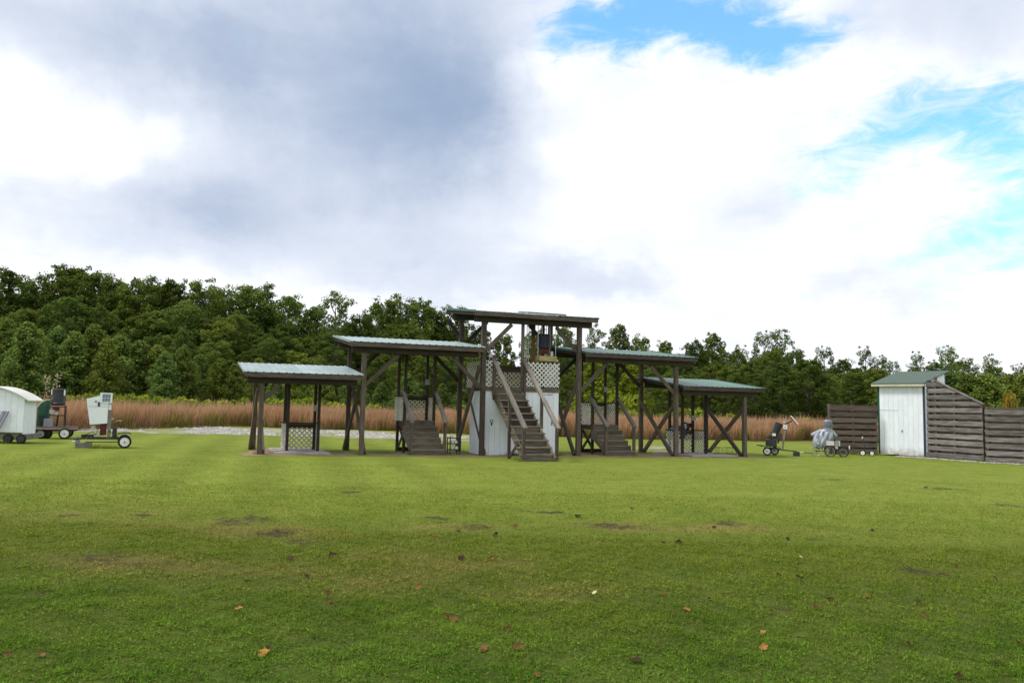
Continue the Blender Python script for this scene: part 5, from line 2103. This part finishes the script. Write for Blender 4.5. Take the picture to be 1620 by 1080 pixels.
mb.add([(-WS / 2 - .22, yf, HF + yf * sl_ + .01), (WS / 2 + .10, yf, HF + yf * sl_ + .01), (WS / 2 + .10, yb_, HF + yb_ * sl_ + .01), (-WS / 2 - .22, yb_, HF + yb_ * sl_ + .01),
        (-WS / 2 - .22, yf, HF + yf * sl_ + .05), (WS / 2 + .10, yf, HF + yf * sl_ + .05), (WS / 2 + .10, yb_, HF + yb_ * sl_ + .05), (-WS / 2 - .22, yb_, HF + yb_ * sl_ + .05)], BOX_F)
mb.build('roof', 'shingle_green', e)
mb = MB()
mb.box(-WS / 2 - .21, WS / 2 + .09, yf + .01, yf + .035, HF + yf * sl_ - .085, HF + yf * sl_ + .008)
mb.build('fascia', 'cream_paint', e)

FG = 'wooden board fence sections'


def fence(p0, p1, h0, h1, label, posts=2, n=8, sl=None, m='wood_fence', phase=0.0):
    """boards on both faces of the posts, alternating, so dark back boards show in the gaps"""
    a, b = Vector((*p0, 0)), Vector((*p1, 0))
    d = b - a
    L = d.length
    ang = math.atan2(d.y, d.x)
    zb_ = gz((a.x + b.x) / 2)
    e = empty('board_fence', ((a.x + b.x) / 2, (a.y + b.y) / 2, zb_), label, 'fence', FG, ang)
    for i in range(posts):
        x_ = -L / 2 + .06 + (L - .12) * i / (posts - 1) if posts > 1 else 0
        hh = h0 + (h1 - h0) * max(0, i / max(1, posts - 1) - .16) / .84
        beam('post', (x_, .06, -.2), (x_, .06, hh + .03), .10, .09, 'wood_brown', e, up=(0, 1, 0))
    hm = max(h0, h1)
    KN = .16
    pitch = .272
    k = 0
    z = .06 + phase
    while z < hm:
        for back in (0, 1):
            zz = z + back * pitch / 2
            t = .185 if not back else .19
            if zz + t > hm + .02:
                t = hm - zz
                if t < .06:
                    continue
            x1 = L / 2
            if h1 < h0 and zz + t > h1:
                # trimmed along the sloping top
                xe = lambda q: -L / 2 + L * (KN + (1 - KN) * min(1, max(0, (h0 - q) / (h0 - h1)))) if q < h0 - .001 else -L / 2 + L * KN
                xt, xb = xe(zz + t), xe(zz)
                if False:
                    continue
                mb = MB()
                y0 = .012 if not back else .150
                mb.prism([(-L / 2 + .0, zz), (xb, zz), (max(xt, -L / 2 + .02), zz + t), (-L / 2, zz + t)], y0 - .012, y0 + .012)
                mb.build('board', m, e)
            else:
                dz = random.uniform(-.008, .008)
                y0 = .0 if not back else .150
                beam('board', (-L / 2 + random.uniform(-.01, .01), y0, zz + t / 2 + dz), (L / 2 + random.uniform(-.01, .01), y0, zz + t / 2 + random.uniform(-.008, .008)), .024, t, m if not back else 'wood_brown', e)  # back boards in darker brown: shade of the gaps put into colour
        z += pitch
        k += 1
    if h1 < h0:
        beam('cap_board', (-L / 2 + KN * L, .05, h0 + .02), (L / 2, .05, h1 + .03), .15, .035, 'wood_fence', e)
        beam('post', (-L / 2 + KN * L, .06, -.2), (-L / 2 + KN * L, .06, h0 + .16), .10, .09, 'wood_brown', e, up=(0, 1, 0))
    return e


fence((14.18, 35.75), (16.42, 35.95), 2.2, 2.2, 'straight brown board fence left of the white shed', 3, m='wood_brown')
fence((18.06, 34.82), (19.03, 32.35), 3.33, 2.30, 'grey board fence with sloping top right beside the shed', 3, phase=.02)
fence((19.08, 32.28), (22.4, 30.5), 2.22, 2.22, 'grey board fence running out of the right edge', 4, phase=-.02)


# ================================================================== fallen leaves
def leaf_mesh(seed, m):
    rng = random.Random(seed)
    mb = MB()
    pts = []
    nseg = 14
    for k in range(nseg):
        a = 2 * math.pi * k / nseg
        r = 1 + .16 * math.cos(5 * a + rng.uniform(-.3, .3)) * (1 if a < 2.6 or a > 3.7 else .3) + rng.uniform(-.1, .1)
        pts.append((r * math.cos(a), .75 * r * math.sin(a)))
    curl, cup = rng.uniform(.25, .6), rng.uniform(.1, .5)
    zf = lambda x_, y_: curl * y_ * y_ + cup * x_ * x_ * .6 + .12 * math.sin(3 * x_ + 2 * y_)
    vs = [(0, 0, zf(0, 0))] + [(.55 * x_, .55 * y_, zf(.55 * x_, .55 * y_)) for x_, y_ in pts] + [(x_, y_, zf(x_, y_)) for x_, y_ in pts]
    fs = []
    for k in range(nseg):
        k2 = (k + 1) % nseg
        fs += [(0, 1 + k, 1 + k2), (1 + k, 1 + nseg + k, 1 + nseg + k2, 1 + k2)]
    mb.add(vs, fs)
    mb.tube([(-.9, 0, zf(-.9, 0)), (-1.6, .1, .35)], [.05, .03], 4)
    me = bpy.data.meshes.new('leaf')
    me.from_pydata(mb.v, [], mb.f)
    me.materials.append(MATS[m])
    return me


mat('leaf_brown', (.075, .040, .016), (.150, .084, .036), 3, rough=.95, rnd=.6, spec=.08)
mat('leaf_dark', (.026, .018, .010), (.062, .040, .020), 3, rough=.95, rnd=.5, spec=.08)
mat('leaf_orange', (.26, .10, .02), (.36, .16, .03), 2, rough=.6, c3=(.09, .04, .02), s3=1.1, l3=.52, h3=.6)
mat('leaf_yellow_fall', (.42, .22, .02), (.34, .15, .02), 2, rough=.6, c3=(.03, .018, .012), s3=.7, l3=.54, h3=.57)
mat('leaf_pale', (.55, .47, .28), (.42, .34, .18), 2, rough=.7)
LM = {k: [leaf_mesh(900 + 10 * i + j, k) for j in range(3)] for i, k in enumerate(('leaf_brown', 'leaf_dark', 'leaf_orange', 'leaf_yellow_fall', 'leaf_pale'))}


def ground_at(px, py):
    r = ray(px, py)
    t = EYE / (SLOPE * r[0] - r[2])
    return r[0] * t, r[1] * t


LEAVES = [(418, 1036, 24, 'y', 'large yellow leaf with a black patch near the bottom edge'), (377, 966, 15, 'o', 'dark-topped orange leaf up and left of the big yellow leaf'),
          (519, 940, 15, 'b', 'reddish-brown curled leaf above a paler flat one'), (521, 954, 13, 'b', 'pinkish-brown flat leaf just below the reddish curled leaf'),
          (460, 886, 14, 'd', None), (526, 881, 16, 'd', None), (486, 914, 10, 'd', None), (707, 977, 14, 'b', None), (717, 983, 17, 'b', None), (765, 1029, 19, 'b', None),
          (820, 1028, 21, 'b', 'curled tan-brown leaf at bottom centre'), (803, 998, 14, 'b', None), (1006, 1048, 22, 'd', 'big dark brown leaf at the bottom, right of centre'), (850, 1071, 13, 'b', None), (661, 932, 15, 'b', None),
          (784, 848, 12, 'd', None), (730, 886, 15, 'd', None), (777, 885, 13, 'b', None), (815, 834, 10, 'b', None), (725, 842, 10, 'd', None), (690, 852, 10, 'b', None),
          (915, 818, 14, 'd', None), (1074, 860, 12, 'd', None), (1050, 861, 9, 'd', None), (940, 940, 10, 'p', 'small pale yellow leaf right of the lawn centre'), (1049, 942, 12, 'b', None),
          (1086, 967, 14, 'o', 'lone orange leaf right of the lawn centre'), (1207, 1003, 13, 'o', 'upper of two orange leaves at the right bottom'), (1208, 1028, 15, 'o', 'lower of two orange leaves at the right bottom'),
          (1232, 912, 11, 'd', None), (1265, 916, 13, 'd', None), (1267, 883, 9, 'p', 'tiny cream leaf on the right half of the lawn'), (1313, 950, 15, 'd', None), (1291, 963, 14, 'b', None), (1373, 945, 10, 'b', None),
          (1123, 951, 10, 'd', None), (1380, 841, 10, 'd', None), (1454, 955, 11, 'd', None), (1463, 977, 13, 'b', None), (1438, 1022, 11, 'd', None), (1513, 898, 11, 'b', None), (1575, 917, 9, 'd', None),
          (1614, 1022, 14, 'd', None), (1577, 1052, 15, 'd', None), (1517, 1073, 15, 'd', None), (1129, 836, 9, 'd', None), (1246, 854, 9, 'd', None), (1465, 772, 7, 'd', None), (1001, 742, 0, 'd', None),
          (66, 1040, 13, 'b', None), (12, 1040, 14, 'b', None), (1000, 806, 8, 'd', None), (1030, 807, 8, 'd', None), (640, 960, 0, 'b', None)]
KEY = {'y': 'leaf_yellow_fall', 'o': 'leaf_orange', 'b': 'leaf_brown', 'd': 'leaf_dark', 'p': 'leaf_pale'}
for i, (px, py, wpx, k, lab) in enumerate(LEAVES):
    if not wpx:
        continue
    x, y = ground_at(px, py)
    s = wpx * y / 1265 / 2.15
    o = new_obj('fallen_leaf', LM[KEY[k]][i % 3], None, None, (x, y, gz(x) + .014 + s * .1))
    o.scale = (s, s, s)
    o.rotation_euler = Matrix.Rotation(random.uniform(0, 6.28), 3, 'Z').to_euler()
    o.rotation_euler = (Matrix.Rotation(random.uniform(.1, .75), 3, 'X') @ Matrix.Rotation(random.uniform(-.3, .3), 3, 'Y') @ Matrix.Rotation(random.uniform(0, 6.28), 3, 'Z')).to_euler()
    side = 'left' if px < 600 else ('middle' if px < 1100 else 'right')
    far_ = 'near' if py > 900 else 'far'
    if not lab:
        kk = ('dark withered' if k == 'd' else 'brown curled', far_, side)
        mates = sorted(q[0] for q in LEAVES if q[2] and not q[4] and ('dark withered' if q[3] == 'd' else 'brown curled', 'near' if q[1] > 900 else 'far',
                       'left' if q[0] < 600 else ('middle' if q[0] < 1100 else 'right')) == kk)
        lab = '%s dead leaf on the %s %s lawn' % kk
        if len(mates) > 1:
            lab += ', %s such leaf from the left' % ORD[mates.index(px)]
    tagged(o, lab, 'leaf', 'dead leaves scattered on the lawn')
